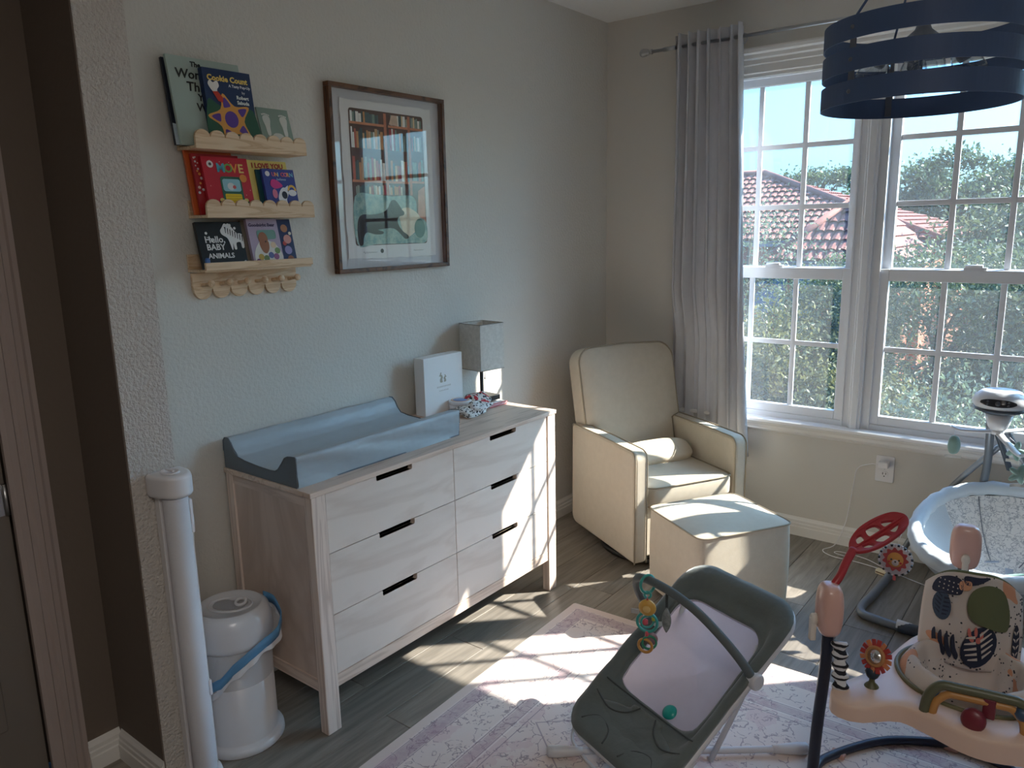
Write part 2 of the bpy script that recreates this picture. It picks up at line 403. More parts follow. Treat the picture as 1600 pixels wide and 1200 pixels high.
MB().prism(sl, WX0 - .1, WX1 + .1, 'x').build('trim_9', mat('sill_paint', srgb(235, 235, 236), .25), kind='structure', weld=True)
ap = [(0, .598), (-.032, .598), (-.03, .588), (-.02, .580), (-.018, .565), (-.022, .558), (-.014, .548), (0, .546)]
MB().prism(ap, WX0 - .08, WX1 + .08, 'x').build('trim_10', M_trim, kind='structure', weld=True)
# ------------------------------------------------------------------ curtain and rod
rod = empty('curtain_rod', (0, 0, 0), label='brushed steel curtain rod with ball finial above the window', cat='curtain rod')
RZ, RY = 2.527, -.105
MB().tube([(.33, RY, RZ), (3.44, RY, RZ)], .0085, 14).build('pole', M_chrome, rod)
MB().tube([(.40, RY, RZ), (.47, RY, RZ)], .0115, 14).build('pole_sleeve', M_chrome, rod)
for s, xx in ((-1, .335), (1, 3.435)):
    m = Matrix.Translation((xx, RY, RZ)) @ Matrix.Rotation(s * PI / 2, 4, 'Y')
    prof = [(0.0, 0), (.013, .0), (.013, .008), (.010, .012), (.010, .02), (.016, .024), (.012, .030), (.018, .036)] + [(.021 * math.sin(PI * t / 10), .052 - .021 * math.cos(PI * t / 10)) for t in range(3, 11)]
    MB().lathe(prof, 20, m=m).build('finial', M_chrome, rod)
for xx in (.50, 3.27):
    MB().tube([(xx, -.002, RZ - .01), (xx, -.09, RZ - .012), (xx, RY, RZ - .008)], .006, 8).lathe([(.022, 0), (.022, .004), (0, .004)], 16, m=Matrix.Translation((xx, 0, RZ - .01)) @ Matrix.Rotation(PI / 2, 4, 'X')).build('bracket', M_chrome, rod)
cur = empty('curtain', (.68, RY, .42), label='light grey grommet curtain panel hanging at the left of the window', cat='curtain')
M_curt = mat('curtain_cloth', srgb(208, 208, 212), .85, bump=(260, .35, .0012), sheen=.2, var=(srgb(198, 198, 203), 40, .5), stretch=(1, 1, .35)); translucent(M_curt, .10)
def curtain_pt(s, t):
    # s across the cloth, t from top (0) to hem (1)
    z = 2.585 - t * (2.585 - .42)
    fl = max(0, t - .1)
    xl = .462 - .03 * fl ** 1.2; xr = .835 + .03 * min(1, t * 3) + .09 * fl ** 2
    ph = s * 2 * PI * 7 + .35 * math.sin(3.1 * t + 4 * s)
    sw = s + .012 * math.sin(9 * s + 2.3 * t)
    amp = .050 * (1 - .22 * t) * (.8 + .25 * math.sin(7 * s + 1.3 * t))
    x = xl + (xr - xl) * sw + .012 * math.sin(ph * 2 + t)
    y = RY + .01 + amp * math.sin(ph) + .006 * math.sin(2.3 * ph + 5 * t)
    if s > .93: y -= (s - .93) * .35
    k = max(0, min(1, (t - .6) / .12)) * max(0, min(1, (.80 - x) / .1))     # pressed to the wall behind the armchair
    y = y * (1 - k) + (-.048 + (y - RY) * .38) * k
    return Vector((x - .68, min(y, -.024) - RY, z - .42))
MB().grid(curtain_pt, 200, 44).build('cloth', M_curt, cur, solid=.0025)
for k in range(7):
    s = (k + .5) / 7 if False else k / 7 + .03
    p = curtain_pt(s, .028); q = curtain_pt(s + .01, .028)
    ang = math.atan2(q.y - p.y, q.x - p.x)
    ring = [(p.x + .024 * math.cos(a) * math.cos(ang), p.y + .024 * math.cos(a) * math.sin(ang), RZ - .42 + .024 * math.sin(a)) for a in [2 * PI * i / 20 for i in range(20)]]
    MB().tube(ring, .004, 6, closed=True).build('grommet', M_chrome, cur)
# ------------------------------------------------------------------ outlet, adapter and lead
ou = MB().prism(rrect(1.548, 1.632, .373, .505, .006), -.006, .0, 'y').build('wall_outlet', M_whitep, bevel=.0015, label='white double power outlet plate under the window sill', cat='outlet')
for zc in (.412, .466):
    rc = MB().prism(rrect(1.573, 1.607, zc - .017, zc + .017, .012), -.009, -.006, 'y').build('receptacle', M_whitep, ou)
    for xx in (1.583, 1.597): MB().box(xx - .0015, xx + .0015, -.0096, -.0088, zc - .001, zc + .010).build('slot', M_black, rc)
    MB().prism(ell(1.59, zc - .009, .003, n=10), -.0096, -.0088, 'y').build('slot', M_black, rc)
MB().tube([(1.59, -.0058, .439), (1.59, -.0075, .439)], .003, 8).build('screw', M_chrome, ou)
MB().box(1.566, 1.612, -.052, -.0095, .452, .484).build('power_adapter', M_whitep, bevel=.005, seg=3, label='small white power adapter plugged into the wall outlet', cat='adapter')
cable = smooth_path([(1.567, -.04, .467), (1.53, -.045, .464), (1.47, -.03, .425), (1.455, -.02, .33), (1.44, -.02, .2), (1.43, -.03, .12), (1.40, -.07, .02), (1.36, -.14, .005), (1.42, -.19, .005), (1.52, -.19, .005), (1.60, -.20, .005), (1.66, -.22, .008)], 6)
MB().tube(cable, .0022, 6).build('power_lead', M_whitep, label='thin white cable looping from the outlet down onto the floor', cat='cable')
MB().tube(smooth_path([(1.50, -.16, .006), (1.42, -.145, .006), (1.44, -.115, .006), (1.56, -.13, .006), (1.66, -.19, .006), (1.76, -.24, .006), (1.86, -.28, .006), (1.95, -.34, .02)], 6), .002, 6).build('charging_lead', M_whitep, label='second thin white cable on the floor running to the baby swing', cat='cable')
pb = MB().box(-.028, .028, -.014, .014, 0, .022).build('inline_plug', mat('cream_plastic', srgb(226, 214, 186), .4), bevel=.003, loc=(1.665, -.255, 0), rot=(0, 0, -.3), label='small cream plug block lying on the floor behind the lion toy', cat='plug')
MB().box(-.024, .024, -.0146, -.0135, .008, .013).build('print_strip', mat('brown_print', srgb(110, 80, 50), .6), pb)
# ================================================================== DRESSER AND WHAT STANDS ON IT
def wood(name, base, dark, sc=(1, 1, 1), rough=.5, dens=5.0, rand=.05, axis='z'):
    if name in MATS: return MATS[name]
    m = bpy.data.materials.new(name); m.use_nodes = True; MATS[name] = m; nt = m.node_tree; L = nt.links; b = nt.nodes['Principled BSDF']
    b.inputs['Roughness'].default_value = rough; b.inputs['Specular IOR Level'].default_value = .35
    tc = nt.nodes.new('ShaderNodeTexCoord'); mp = nt.nodes.new('ShaderNodeMapping'); mp.inputs['Scale'].default_value = sc; L.new(tc.outputs['Object'], mp.inputs[0])
    n = nt.nodes.new('ShaderNodeTexNoise'); n.inputs['Scale'].default_value = dens; n.inputs['Detail'].default_value = 7; n.inputs['Distortion'].default_value = 1.2; L.new(mp.outputs[0], n.inputs['Vector'])
    mu = nt.nodes.new('ShaderNodeMath'); mu.operation = 'MULTIPLY'; mu.inputs[1].default_value = 9.0; L.new(n.outputs['Fac'], mu.inputs[0])
    fr = nt.nodes.new('ShaderNodeMath'); fr.operation = 'PINGPONG'; fr.inputs[1].default_value = 1.0; L.new(mu.outputs[0], fr.inputs[0])
    rp = nt.nodes.new('ShaderNodeValToRGB'); rp.color_ramp.elements[0].color = (*dark, 1); rp.color_ramp.elements[1].color = (*base, 1); rp.color_ramp.elements[0].position = .0; rp.color_ramp.elements[1].position = .55
    L.new(fr.outputs[0], rp.inputs[0])
    oi = nt.nodes.new('ShaderNodeObjectInfo'); hs = nt.nodes.new('ShaderNodeHueSaturation'); mr = nt.nodes.new('ShaderNodeMapRange'); mr.inputs['To Min'].default_value = 1 - rand; mr.inputs['To Max'].default_value = 1 + rand
    L.new(oi.outputs['Random'], mr.inputs[0]); L.new(mr.outputs[0], hs.inputs['Value']); L.new(rp.outputs[0], hs.inputs['Color']); L.new(hs.outputs[0], b.inputs['Base Color'])
    return m
# washed pale wood, pinkish; grain along y for rails and fronts, along z for posts and sides
M_wy = wood('washed_wood_front', srgb(222, 210, 200), srgb(211, 197, 186), (1.0, .5, 1.6), dens=2.2)
M_wz = wood('washed_wood_post', srgb(226, 209, 197), srgb(200, 180, 168), (16, 16, .7), dens=1.4)
M_ws = wood('washed_wood_side', srgb(212, 194, 182), srgb(198, 178, 165), (1.2, 1.6, .5), dens=2.0)
M_wr = wood('washed_wood_rail', srgb(224, 203, 187), srgb(200, 177, 160), (14, .8, 14), dens=1.4)
M_wrx = wood('washed_wood_short_rail', srgb(222, 205, 193), srgb(200, 180, 168), (.8, 14, 14), dens=1.4)
M_dark = mat('recess_dark', (.03, .022, .02), .8)
DX0, DX1, DY0, DY1, DZ = .022, .490, -2.576, -1.250, .845
dr = empty('dresser', ((DX0 + DX1) / 2, (DY0 + DY1) / 2, 0), label='pale washed wood six drawer dresser against the left wall', cat='dresser')
def D(b, *a, **k):
    o = b.build(*a, parent=dr, **k); o.location = (-(DX0 + DX1) / 2, -(DY0 + DY1) / 2, 0); return o
D(MB().box(DX0 - .002, DX1 + .004, DY0 - .005, DY1 + .005, .828, DZ), 'top', M_wr, bevel=.002)
pw = .056
for x0, x1, y0, y1 in ((DX1 - .038, DX1, DY0, DY0 + pw), (DX1 - .038, DX1, DY1 - pw, DY1), (DX0, DX0 + .038, DY0, DY0 + pw), (DX0, DX0 + .038, DY1 - pw, DY1)):
    D(MB().box(x0, x1, y0, y1, 0, .828), 'leg', M_wz, bevel=.003)
for y0, y1, s in ((DY0 + .008, DY0 + .02, -1), (DY1 - .02, DY1 - .008, 1)):
    D(MB().box(DX0 + .036, DX1 - .036, y0, y1, .17, .80), 'side_panel', M_ws)
    ya, yb = (DY0 + .002, DY0 + .022) if s < 0 else (DY1 - .022, DY1 - .002)
    D(MB().box(DX0 + .038, DX1 - .038, ya, yb, .795, .828), 'side_rail', M_wrx)
    D(MB().box(DX0 + .038, DX1 - .038, ya, yb, .15, .19), 'side_rail', M_wrx)
D(MB().box(DX0, DX0 + .008, DY0 + .05, DY1 - .05, .15, .828), 'back_panel', M_ws)
D(MB().box(DX0 + .008, DX1 - .03, DY0 + .02, DY1 - .02, .15, .826), 'carcass', M_dark)
D(MB().box(DX1 - .03, DX1 - .006, DY0 + pw, DY1 - pw, .150, .193), 'bottom_rail', M_wr, bevel=.002)
ZS = [.195, .4075, .621, .8265]; YS = [DY0 + pw + .004, (DY0 + DY1) / 2 - .002, DY1 - pw - .004]
for c in range(2):
    for r in range(3):
        y0, y1, z0, z1 = YS[c] + (.002 if c else 0), YS[c + 1], ZS[r] + .0012, ZS[r + 1] - .0018
        ym = (y0 + y1) / 2; nw, nd = .084, .019
        poly = [(y0, z0), (y1, z0), (y1, z1), (ym + nw, z1), (ym + nw, z1 - nd + .004), (ym + nw - .004, z1 - nd), (ym - nw + .004, z1 - nd), (ym - nw, z1 - nd + .004), (ym - nw, z1), (y0, z1)]
        cx, cz = ym, (z0 + z1) / 2
        o = MB().prism([(a - cx, b - cz) for a, b in poly], -.011, .011, 'x').build('drawer', M_wy, dr, bevel=.0012, seg=1)
        o.location = (DX1 - .017 - (DX0 + DX1) / 2, cx - (DY0 + DY1) / 2, cz)
        h = MB().box(-.004, -.001, -nw, nw, (z1 - cz) - nd - .02, z1 - cz).build('handle_recess', M_dark, o); h.location = (-.012, 0, 0)
        h2 = MB().box(-.0105, .0105, -nw + .004, nw - .004, z1 - cz - nd - .0012, z1 - cz - nd).build('handle_lip', M_wr, o)
# ---- changing pad
M_pad = mat('pad_vinyl', srgb(172, 184, 192), .38, bump=(7, .5, .02), var=(srgb(165, 177, 186), 5, .5), stretch=(1, 1, 2.2), spec=.5, detail=2.5)
M_padend = mat('pad_vinyl_end', srgb(104, 113, 122), .5, bump=(8, .1, .01))
prof = [(.0, 0), (.0, .06), (.002, .096), (.012, .107), (.030, .108), (.046, .094), (.060, .068), (.078, .050), (.12, .043), (.2, .038), (.262, .036), (.290, .038), (.306, .046), (.330, .072), (.346, .091), (.362, .098), (.385, .101), (.400, .102), (.403, .098), (.402, .05), (.400, 0)]
X0, Y0, Y1 = .022, -2.570, -1.812
pad = empty('changing_pad', (X0 + .2, (Y0 + Y1) / 2, DZ + .0005), label='grey blue vinyl contoured changing pad lying on the dresser top', cat='changing pad')
random.seed(3)
import mathutils.noise as mnoise
def pad_pt(u, v):
    n = len(prof) - 1; f = u * n; i = min(int(f), n - 1); t = f - i
    a, z = prof[i][0] * (1 - t) + prof[i + 1][0] * t, prof[i][1] * (1 - t) + prof[i + 1][1] * t
    y = v * (Y1 - Y0)
    nz = mnoise.noise(Vector((a * 14, y * 7 + z * 26, z * 18))) * .006 + abs(mnoise.noise(Vector((a * 30, y * 15 - z * 40, 3)))) * .004
    if u > .86: a += nz
    elif 0 < u < 1: z += nz * (.9 if u < .35 else .2)
    return Vector((a - .2, y - (Y1 - Y0) / 2, max(z, 0)))
MB().grid(pad_pt, 80, 90).build('cover', M_pad, pad)
for yy, t in ((0, -1), (Y1 - Y0, 1)):
    pf = [(a - .2, z) for a, z in prof]
    q = MB().prism(pf, yy - (Y1 - Y0) / 2, yy - (Y1 - Y0) / 2 + t * .004, 'y')
    q.build('end_panel', M_padend, pad, label='darker grey end panel')
    MB().tube([(a - .2, yy - (Y1 - Y0) / 2 + t * .004, z + .0005) for a, z in prof[1:-1]], .0022, 6).build('piping', M_padend, pad)
MB().box(-.2, .2, -(Y1 - Y0) / 2, (Y1 - Y0) / 2, 0, .004).build('base', M_padend, pad)
# ---- keepsake box
bx = MB().box(0, .245, 0, .058, 0, .252).build('keepsake_box', M_whitepaper, bevel=.002, loc=(.106, -1.670, DZ + .0008), rot=(0, 0, PI / 2), label='tall white keepsake box with a small grey emblem standing on the dresser', cat='box')
M_gold = mat('print_gold_grey', srgb(170, 165, 150), .5); M_faint = mat('faint_print', srgb(212, 210, 206), .6)
rab = [(-.018, 0), (-.004, .0), (-.006, .012), (-.002, .020), (-.006, .03), (-.012, .034), (-.010, .042), (-.015, .043), (-.020, .034), (-.024, .028), (-.014, .024), (-.020, .012)]
flat('emblem', [(a + .118, b + .135) for a, b in smooth2(rab)], M_gold, bx, label='small grey printed emblem')
flat('emblem', [(-a * .8 + .118 + .002, b * .72 + .135) for a, b in smooth2(rab)][::-1], M_gold, bx)
for k in range(9): flat('faint_mark', [(.078 + k * .010, .112), (.085 + k * .010, .112), (.085 + k * .010, .119), (.078 + k * .010, .119)], M_faint, bx)
for k in range(6): flat('faint_mark', [(.092 + k * .010, .096), (.099 + k * .010, .096), (.099 + k * .010, .1005), (.092 + k * .010, .1005)], M_faint, bx)
0 and text('K E E P S A K E', .016, M_faint, bx, 0, 0, matrix=Matrix.Translation((-.0012, .036, .05)) @ Matrix.Rotation(-PI / 2, 4, 'Z') @ Matrix.Rotation(PI / 2, 4, 'X') @ Matrix.Rotation(PI / 2, 4, 'Z'))
# ---- table lamp
M_shade = mat('lamp_linen', srgb(222, 220, 214), .9, bump=(300, .3, .001), var=(srgb(192, 190, 184), 60, .5))
lp = empty('table_lamp', (.085, -1.262, DZ + .0006), label='small lamp with a square linen shade and black stem at the back of the dresser', cat='lamp')
LR = math.radians(-8)
Rm = Matrix.Rotation(LR, 4, 'Z')
MB().box(-.058, .058, -.058, .058, 0, .022, Rm).build('base', M_black, lp, bevel=.002)
MB().box(.020, .032, -.042, -.030, .02, .205).build('stem', M_black, lp)
sh = MB(); s, t, z0, z1 = .072, .002, .155, .365
off = Vector((.018, -.02, 0)); Ms = Matrix.Translation(off) @ Rm
sh.box(-s, s, -s, -s + t, z0, z1, Ms).box(-s, s, s - t, s, z0, z1, Ms).box(-s, -s + t, -s, s, z0, z1, Ms).box(s - t, s, -s, s, z0, z1, Ms)
sh.build('lamp_shade', M_shade, lp)
for zz in (z0, z1):
    tr = MB()
    tr.tube([Ms @ Vector((*p, zz)) for p in ((-s, -s), (s, -s), (s, s), (-s, s))], .0016, 6, closed=True)
    tr.build('shade_trim', mat('shade_trim', srgb(150, 148, 142), .8), lp)
MB().tube([(.02, -.028, .20), (.02, -.028, .225)], .014, 14).build('lamp_socket', M_black, lp)
MB().lathe([(0, 0), (.012, .005), (.02, .03), (.026, .055), (.02, .08), (0, .088)], 18, (.02, -.028, .225)).build('bulb', mat('bulb_glass', srgb(235, 232, 225), .2), lp)
MB().tube([(.045, -.035, .16), (.045, -.035, .115)], .0012, 5).lathe([(0, 0), (.004, .002), (.004, .007), (0, .01)], 10, (.045, -.035, .106)).build('pull_chain', M_chrome, lp)
# ---- small things in front of them
jar = MB().lathe([(0, 0), (.046, 0), (.049, .004), (.049, .030), (.046, .032), (.051, .033), (.051, .046), (.048, .049), (0, .049)], 36).build('cream_jar', M_whitep, loc=(.150, -1.495, DZ + .0008), label='round white jar with a blue and orange lid beside the white box', cat='jar')
MB().lathe([(.030, 0), (.042, 0), (.042, .0006), (.030, .0006)], 32, (0, 0, .049)).build('lid_ring', mat('lid_peach', srgb(222, 178, 148), .4), jar, label='peach ring on the lid')
MB().lathe([(0, 0), (.032, 0), (.032, .0008), (0, .0008)], 32, (0, 0, .049)).build('lid_disc', mat('lid_blue', srgb(120, 150, 200), .4), jar, label='pale blue lid disc')
def blob(name, c, r, matl, seed, label, cat, amp=.18, flatb=True, extra=None):
    random.seed(seed); ph = [random.random() * 6 for _ in range(6)]
    def f(u, v):
        a, b = u * 2 * PI, (v - .5) * PI
        k = 1 + amp * (math.sin(2 * a + ph[0]) * math.cos(3 * b + ph[1]) + .6 * math.sin(5 * a + ph[2] + 3 * b) * .6 + .4 * math.sin(7 * b + ph[3]))
        x, y, z = math.cos(a) * math.cos(b) * k * r[0], math.sin(a) * math.cos(b) * k * r[1], math.sin(b) * k * r[2]
        return Vector((x, y, max(z + r[2] * .8, 0)))
    return MB().grid(f, 28, 14, closeu=True).build(name, matl, loc=c, label=label, cat=cat)
def spotmat(name, base, spot, sc, thr=.35, rough=.85, third=None):
    m = bpy.data.materials.new(name); m.use_nodes = True; nt = m.node_tree; L = nt.links; b = nt.nodes['Principled BSDF']; b.inputs['Roughness'].default_value = rough
    tc = nt.nodes.new('ShaderNodeTexCoord'); v = nt.nodes.new('ShaderNodeTexVoronoi'); v.inputs['Scale'].default_value = sc; L.new(tc.outputs['Object'], v.inputs['Vector'])
    rp = nt.nodes.new('ShaderNodeValToRGB'); rp.color_ramp.interpolation = 'CONSTANT'; rp.color_ramp.elements[0].color = (*spot, 1); rp.color_ramp.elements[1].color = (*base, 1); rp.color_ramp.elements[1].position = thr
    L.new(v.outputs['Distance'], rp.inputs[0])
    if third:
        v2 = nt.nodes.new('ShaderNodeTexVoronoi'); v2.inputs['Scale'].default_value = sc * .55; L.new(tc.outputs['Object'], v2.inputs['Vector'])
        lt = nt.nodes.new('ShaderNodeMath'); lt.operation = 'LESS_THAN'; lt.inputs[1].default_value = thr * .95; L.new(v2.outputs['Distance'], lt.inputs[0])
        mx = nt.nodes.new('ShaderNodeMix'); mx.data_type = 'RGBA'; mx.inputs['B'].default_value = (*third, 1); L.new(lt.outputs[0], mx.inputs['Factor']); L.new(rp.outputs[0], mx.inputs['A']); L.new(mx.outputs['Result'], b.inputs['Base Color'])
    else: L.new(rp.outputs[0], b.inputs['Base Color'])
    return m
blob('folded_cloth', (.165, -1.405, DZ + .001), (.055, .075, .034), spotmat('floral_red', srgb(222, 218, 214), srgb(60, 58, 66), 70, .42, third=srgb(190, 50, 60)), 4, 'folded white cloth with red and black flowers in front of the lamp', 'cloth')
blob('wrapped_pouch', (.245, -1.515, DZ + .001), (.045, .085, .026), spotmat('black_print', srgb(225, 225, 225), srgb(35, 38, 45), 90, .36), 9, 'crumpled white pouch with black print next to the end of the changing pad', 'pouch', amp=.3)
blob('small_toy', (.075, -1.60, DZ + .001), (.022, .03, .02), spotmat('grey_print', srgb(205, 205, 203), srgb(85, 88, 92), 120, .4), 12, 'little grey speckled rattle at the foot of the white box', 'toy', amp=.25)
nb = MB().box(-.06, .06, -.02, .02, 0, .012).build('notebook', M_whitepaper, bevel=.001, loc=(.215, -1.33, DZ + .001), rot=(0, 0, PI / 2 - .05), label='small notebook with a pink spiral binding in front of the lamp base', cat='notebook')
spm = MB()
for k in range(14): spm.tube([(-.055 + k * .0085 + .003 * math.cos(a), -.019 + .006 * math.sin(a) * .9, .007 + .0075 * math.cos(a)) for a in [2 * PI * i / 8 for i in range(8)]], .0014, 5, closed=True)
spm.build('spiral_binding', mat('pink_wire', srgb(235, 120, 140), .35), nb, label='pink spiral binding')
MB().lathe([(0, 0), (.008, 0), (.008, .016), (.006, .02), (0, .02)], 14).build('bottle_cap', M_chrome, loc=(.05, -1.272, DZ + .001), label='tiny metal cap at the back right corner of the dresser', cat='cap')
# ================================================================== FRAMED PRINT
fr = empty('framed_print', (.002, -1.715, 1.827), (0, 0, PI / 2), label='large framed print of a dark dog before bookshelves on the left wall', cat='picture')
M_wal = wood('walnut', srgb(112, 74, 50), srgb(62, 38, 26), (3, 30, 3), dens=1.5, rough=.35)
FW, FH = .312, .3515
for x0, x1, z0, z1 in ((-FW, FW, FH - .016, FH), (-FW, FW, -FH, -FH + .016), (-FW, -FW + .016, -FH + .016, FH - .016), (FW - .016, FW, -FH + .016, FH - .016)):
    MB().box(x0, x1, -.032, -.001, z0, z1).build('frame_side', M_wal, fr, bevel=.002)
MB().box(-FW + .01, FW - .01, -.006, -.001, -FH + .01, FH - .01).build('backing', mat('mount_grey', srgb(205, 205, 207), .8), fr)
random.seed(5)
edge = []
for (ax, az), (bx_, bz) in (((-.247, -.298), (.247, -.303)), ((.247, -.303), (.243, .305)), ((.243, .305), (-.247, .301)), ((-.247, .301), (-.247, -.298))):
    for k in range(16):
        t = k / 16; edge.append((ax + (bx_ - ax) * t + random.uniform(-.0022, .0022), az + (bz - az) * t + random.uniform(-.0022, .0022)))
sheet = flat('print_sheet', edge, mat('deckle_paper', srgb(228, 228, 226), .9), fr, lift=.010, thick=.001)
def P(name, poly, col, lift, nm=None):
    return flat(name, poly, nm or mat('ink_%d_%d_%d' % col, srgb(*col), .9, var=(srgb(*[min(255, int(c * 1.18) + 6) for c in col]), 30, .6)), fr, lift=lift, thick=.0004)
P('painting', rrect(-.207, .194, -.248, .271, .012, 3), (92, 72, 64), .0115)
cols = [(205, 196, 178), (170, 92, 74), (120, 140, 128), (214, 190, 150), (86, 104, 104), (190, 140, 96), (150, 60, 60), (226, 220, 208), (70, 90, 92), (196, 160, 120), (140, 150, 140)]
def shelf_row(x0, x1, z0, h):
    x = x0
    while x < x1 - .006:
        w = random.uniform(.007, .015); w = min(w, x1 - x); hh = h * random.uniform(.72, 1)
        P('painted_book', [(x, z0), (x + w - .001, z0), (x + w - .001, z0 + hh), (x, z0 + hh)], random.choice(cols), .0122); x += w
shelf_row(-.2, -.055, .222, .042); shelf_row(.01, .185, .222, .042)
shelf_row(-.2, -.03, .125, .078); shelf_row(.0, .1, .125, .085); shelf_row(.125, .185, .13, .07)
shelf_row(-.2, -.03, .004, .092); shelf_row(.0, .11, .004, .085); shelf_row(.125, .188, .01, .09)
shelf_row(-.19, .06, -.050, .040)
for x0, x1, z0 in ((-.205, -.025, .213), (-.005, .19, .213), (-.205, .1, -.004), (.11, .19, .0)): P('painted_shelf', [(x0, z0), (x1, z0), (x1, z0 + .009), (x0, z0 + .009)], (190, 128, 98), .0124)
for x0 in (-.028, .104): P('painted_upright', [(x0, -.05), (x0 + .014, -.05), (x0 + .014, .265), (x0, .265)], (176, 112, 86), .0126)
P('painted_lampshade', [(.0, .225), (.05, .222), (.045, .262), (.015, .262)], (196, 172, 150), .0128)
teal = mat('ink_teal_floral', srgb(120, 160, 158), .9, var=(srgb(176, 200, 186), 34, .25))
P('painted_sofa', smooth2([(-.2, -.06), (-.1, -.05), (.0, -.055), (.10, -.05), (.135, -.075), (.14, -.13), (.19, -.16), (.188, -.24), (.1, -.245), (-.1, -.245), (-.2, -.24)], 4), (0, 0, 0), .0130, teal)
P('painted_side_table', [(.14, -.23), (.19, -.23), (.19, -.01), (.15, -.03)], (186, 134, 112), .0127)
P('painted_cushion', smooth2([(.035, -.12), (.09, -.10), (.155, -.14), (.12, -.20), (.06, -.215)], 4), (206, 198, 176), .0134)
P('painted_plant', ell(.15, -.185, .032, .04), (70, 110, 104), .0136)
dog = [(-.190, -.243), (-.196, -.19), (-.188, -.145), (-.165, -.128), (-.12, -.128), (-.07, -.122), (-.035, -.108), (-.018, -.085), (-.008, -.072), (.012, -.070), (.030, -.084), (.05, -.108), (.062, -.118), (.058, -.130), (.040, -.134), (.030, -.138), (.022, -.150), (.028, -.172), (.05, -.196), (.078, -.212), (.080, -.224), (.06, -.226), (.035, -.206), (.005, -.186), (-.03, -.182), (-.07, -.186), (-.088, -.188), (-.06, -.196), (-.065, -.205), (-.10, -.206), (-.13, -.200), (-.15, -.198), (-.165, -.215), (-.172, -.245)]
P('painted_dog', smooth2(dog, 4), (42, 40, 42), .0140)
P('painted_ear', smooth2([(-.012, -.082), (.0, -.086), (.006, -.112), (-.004, -.124), (-.014, -.108)], 4), (28, 27, 29), .0146)
M_ink = mat('pencil_grey', srgb(120, 118, 116), .8)
for x0, n_, h_ in ((-.170, 9, .012), (.110, 7, .006)):       # pencil signature and number, too faint to read
    MB().tube([(x0 + k * .0045, -.0122, -.276 + h_ * .5 * math.sin(k * 2.1) * (1 - .06 * k)) for k in range(n_ * 2)], .0006, 4).build('pencil_line', M_ink, fr)
flat('stamp', ell(-.07, -.272, .009, n=10), mat('stamp_ink', srgb(60, 60, 66), .8), fr, lift=.0116, thick=.0004)
MB().box(-FW + .015, FW - .015, -.027, -.0255, -FH + .015, FH - .015).build('glazing', glass('picture_glass', (1, 1, 1), refl=1.1), fr)
# ================================================================== WALL SHELVES
M_pine = wood('pine', srgb(226, 198, 165), srgb(206, 172, 136), (12, 12, 12), dens=1.2, rough=.55)
M_piney = wood('pine_long', srgb(226, 200, 168), srgb(204, 170, 134), (2.2, 22, 22), dens=1.2, rough=.55)
def ledge(y0, zf, label, scallops=True, zt=.050, group=None, L=.415):
    # local x along the wall (world +y), local -y into the room
    r = empty('picture_ledge', (0.001, y0, zf), (0, 0, PI / 2), label=label, cat='shelf', group=group)
    MB().box(0, L, -.102, -.001, -.009, 0).build('bottom_board', M_piney, r, bevel=.001)
    MB().box(0, L, -.010, -.001, 0, .048).build('back_board', M_piney, r, bevel=.001)
    if scallops:
        n = 8; w = L / n; poly = [(0, -.009), (L, -.009)]
        for k in range(n - 1, -1, -1):
            for a in range(0, 9):
                t = PI * a / 8; poly.append((k * w + w / 2 + (w / 2 - .0008) * math.cos(t), .028 + .021 * math.sin(t)))
    else: poly = [(0, -.002), (L, -.002), (L, .022), (0, .022)]
    MB().prism(poly, -.112, -.102, 'y').build('front_lip', M_piney, r, bevel=.0015)
    return r
ledge(-2.620, 1.906, 'top scalloped pine picture ledge holding the tallest books')
ledge(-2.604, 1.696, 'middle scalloped pine picture ledge holding the red truck book')
pr_ = ledge(-2.626, 1.525, 'lowest pine ledge with a plain lip and six wooden pegs under it', scallops=False)
n = 6; L = .405; w = L / n; poly = [(0, -.006), (0, -.05)]
for k in range(n):
    for a in range(0, 11):
        t = PI + PI * a / 10; poly.append((k * w + w / 2 + (w / 2 - .001) * math.cos(t), -.060 + .034 * math.sin(t)))
poly += [(L, -.05), (L, -.006)]
MB().prism([(a + .006, b - .006) for a, b in poly], -.014, -.001, 'y').build('peg_rail', M_piney, pr_, bevel=.0015)
for k in range(n):
    m = Matrix.Translation((k * w + w / 2 + .006, -.014, -.052)) @ Matrix.Rotation(PI / 2 - .12, 4, 'X')
    MB().lathe([(.007, 0), (.006, .02), (.0055, .038), (.009, .044), (.012, .05), (.011, .056), (0, .058)], 14, m=m).build('peg', M_pine, pr_)
# ---------------------------------------------------------------- books
def book(y, x_bot, x_top, zf, w, h, t, cover, label, edge=None, roll=0, board=False, spine=None):
    lean = math.asin(max(-.9, min(.9, (x_bot - x_top) / h)))
    r = empty('book', (x_bot, y, zf + .0012 + t * math.sin(lean)* 0), Euler((-lean, roll, PI / 2)), label=label, cat='book')
    MB().box(0, w, 0, .002, 0, h).build('front_cover', cover, r, bevel=.0006, seg=1)
    MB().box(0, w, t - .002, t, 0, h).build('back_cover', spine or cover, r)
    MB().box(-.0012, .001, .0, t, 0, h).build('spine', spine or cover, r, bevel=.0005, seg=1)
    MB().box(.001, w - .003, .002, t - .002, .002, h - .003).build('page_block', M_whitepaper, r)
    return r
def C(*c): return mat('cover_%d_%d_%d' % c, srgb(*c), .38, spec=.45)
g1 = 'books on the picture ledges'
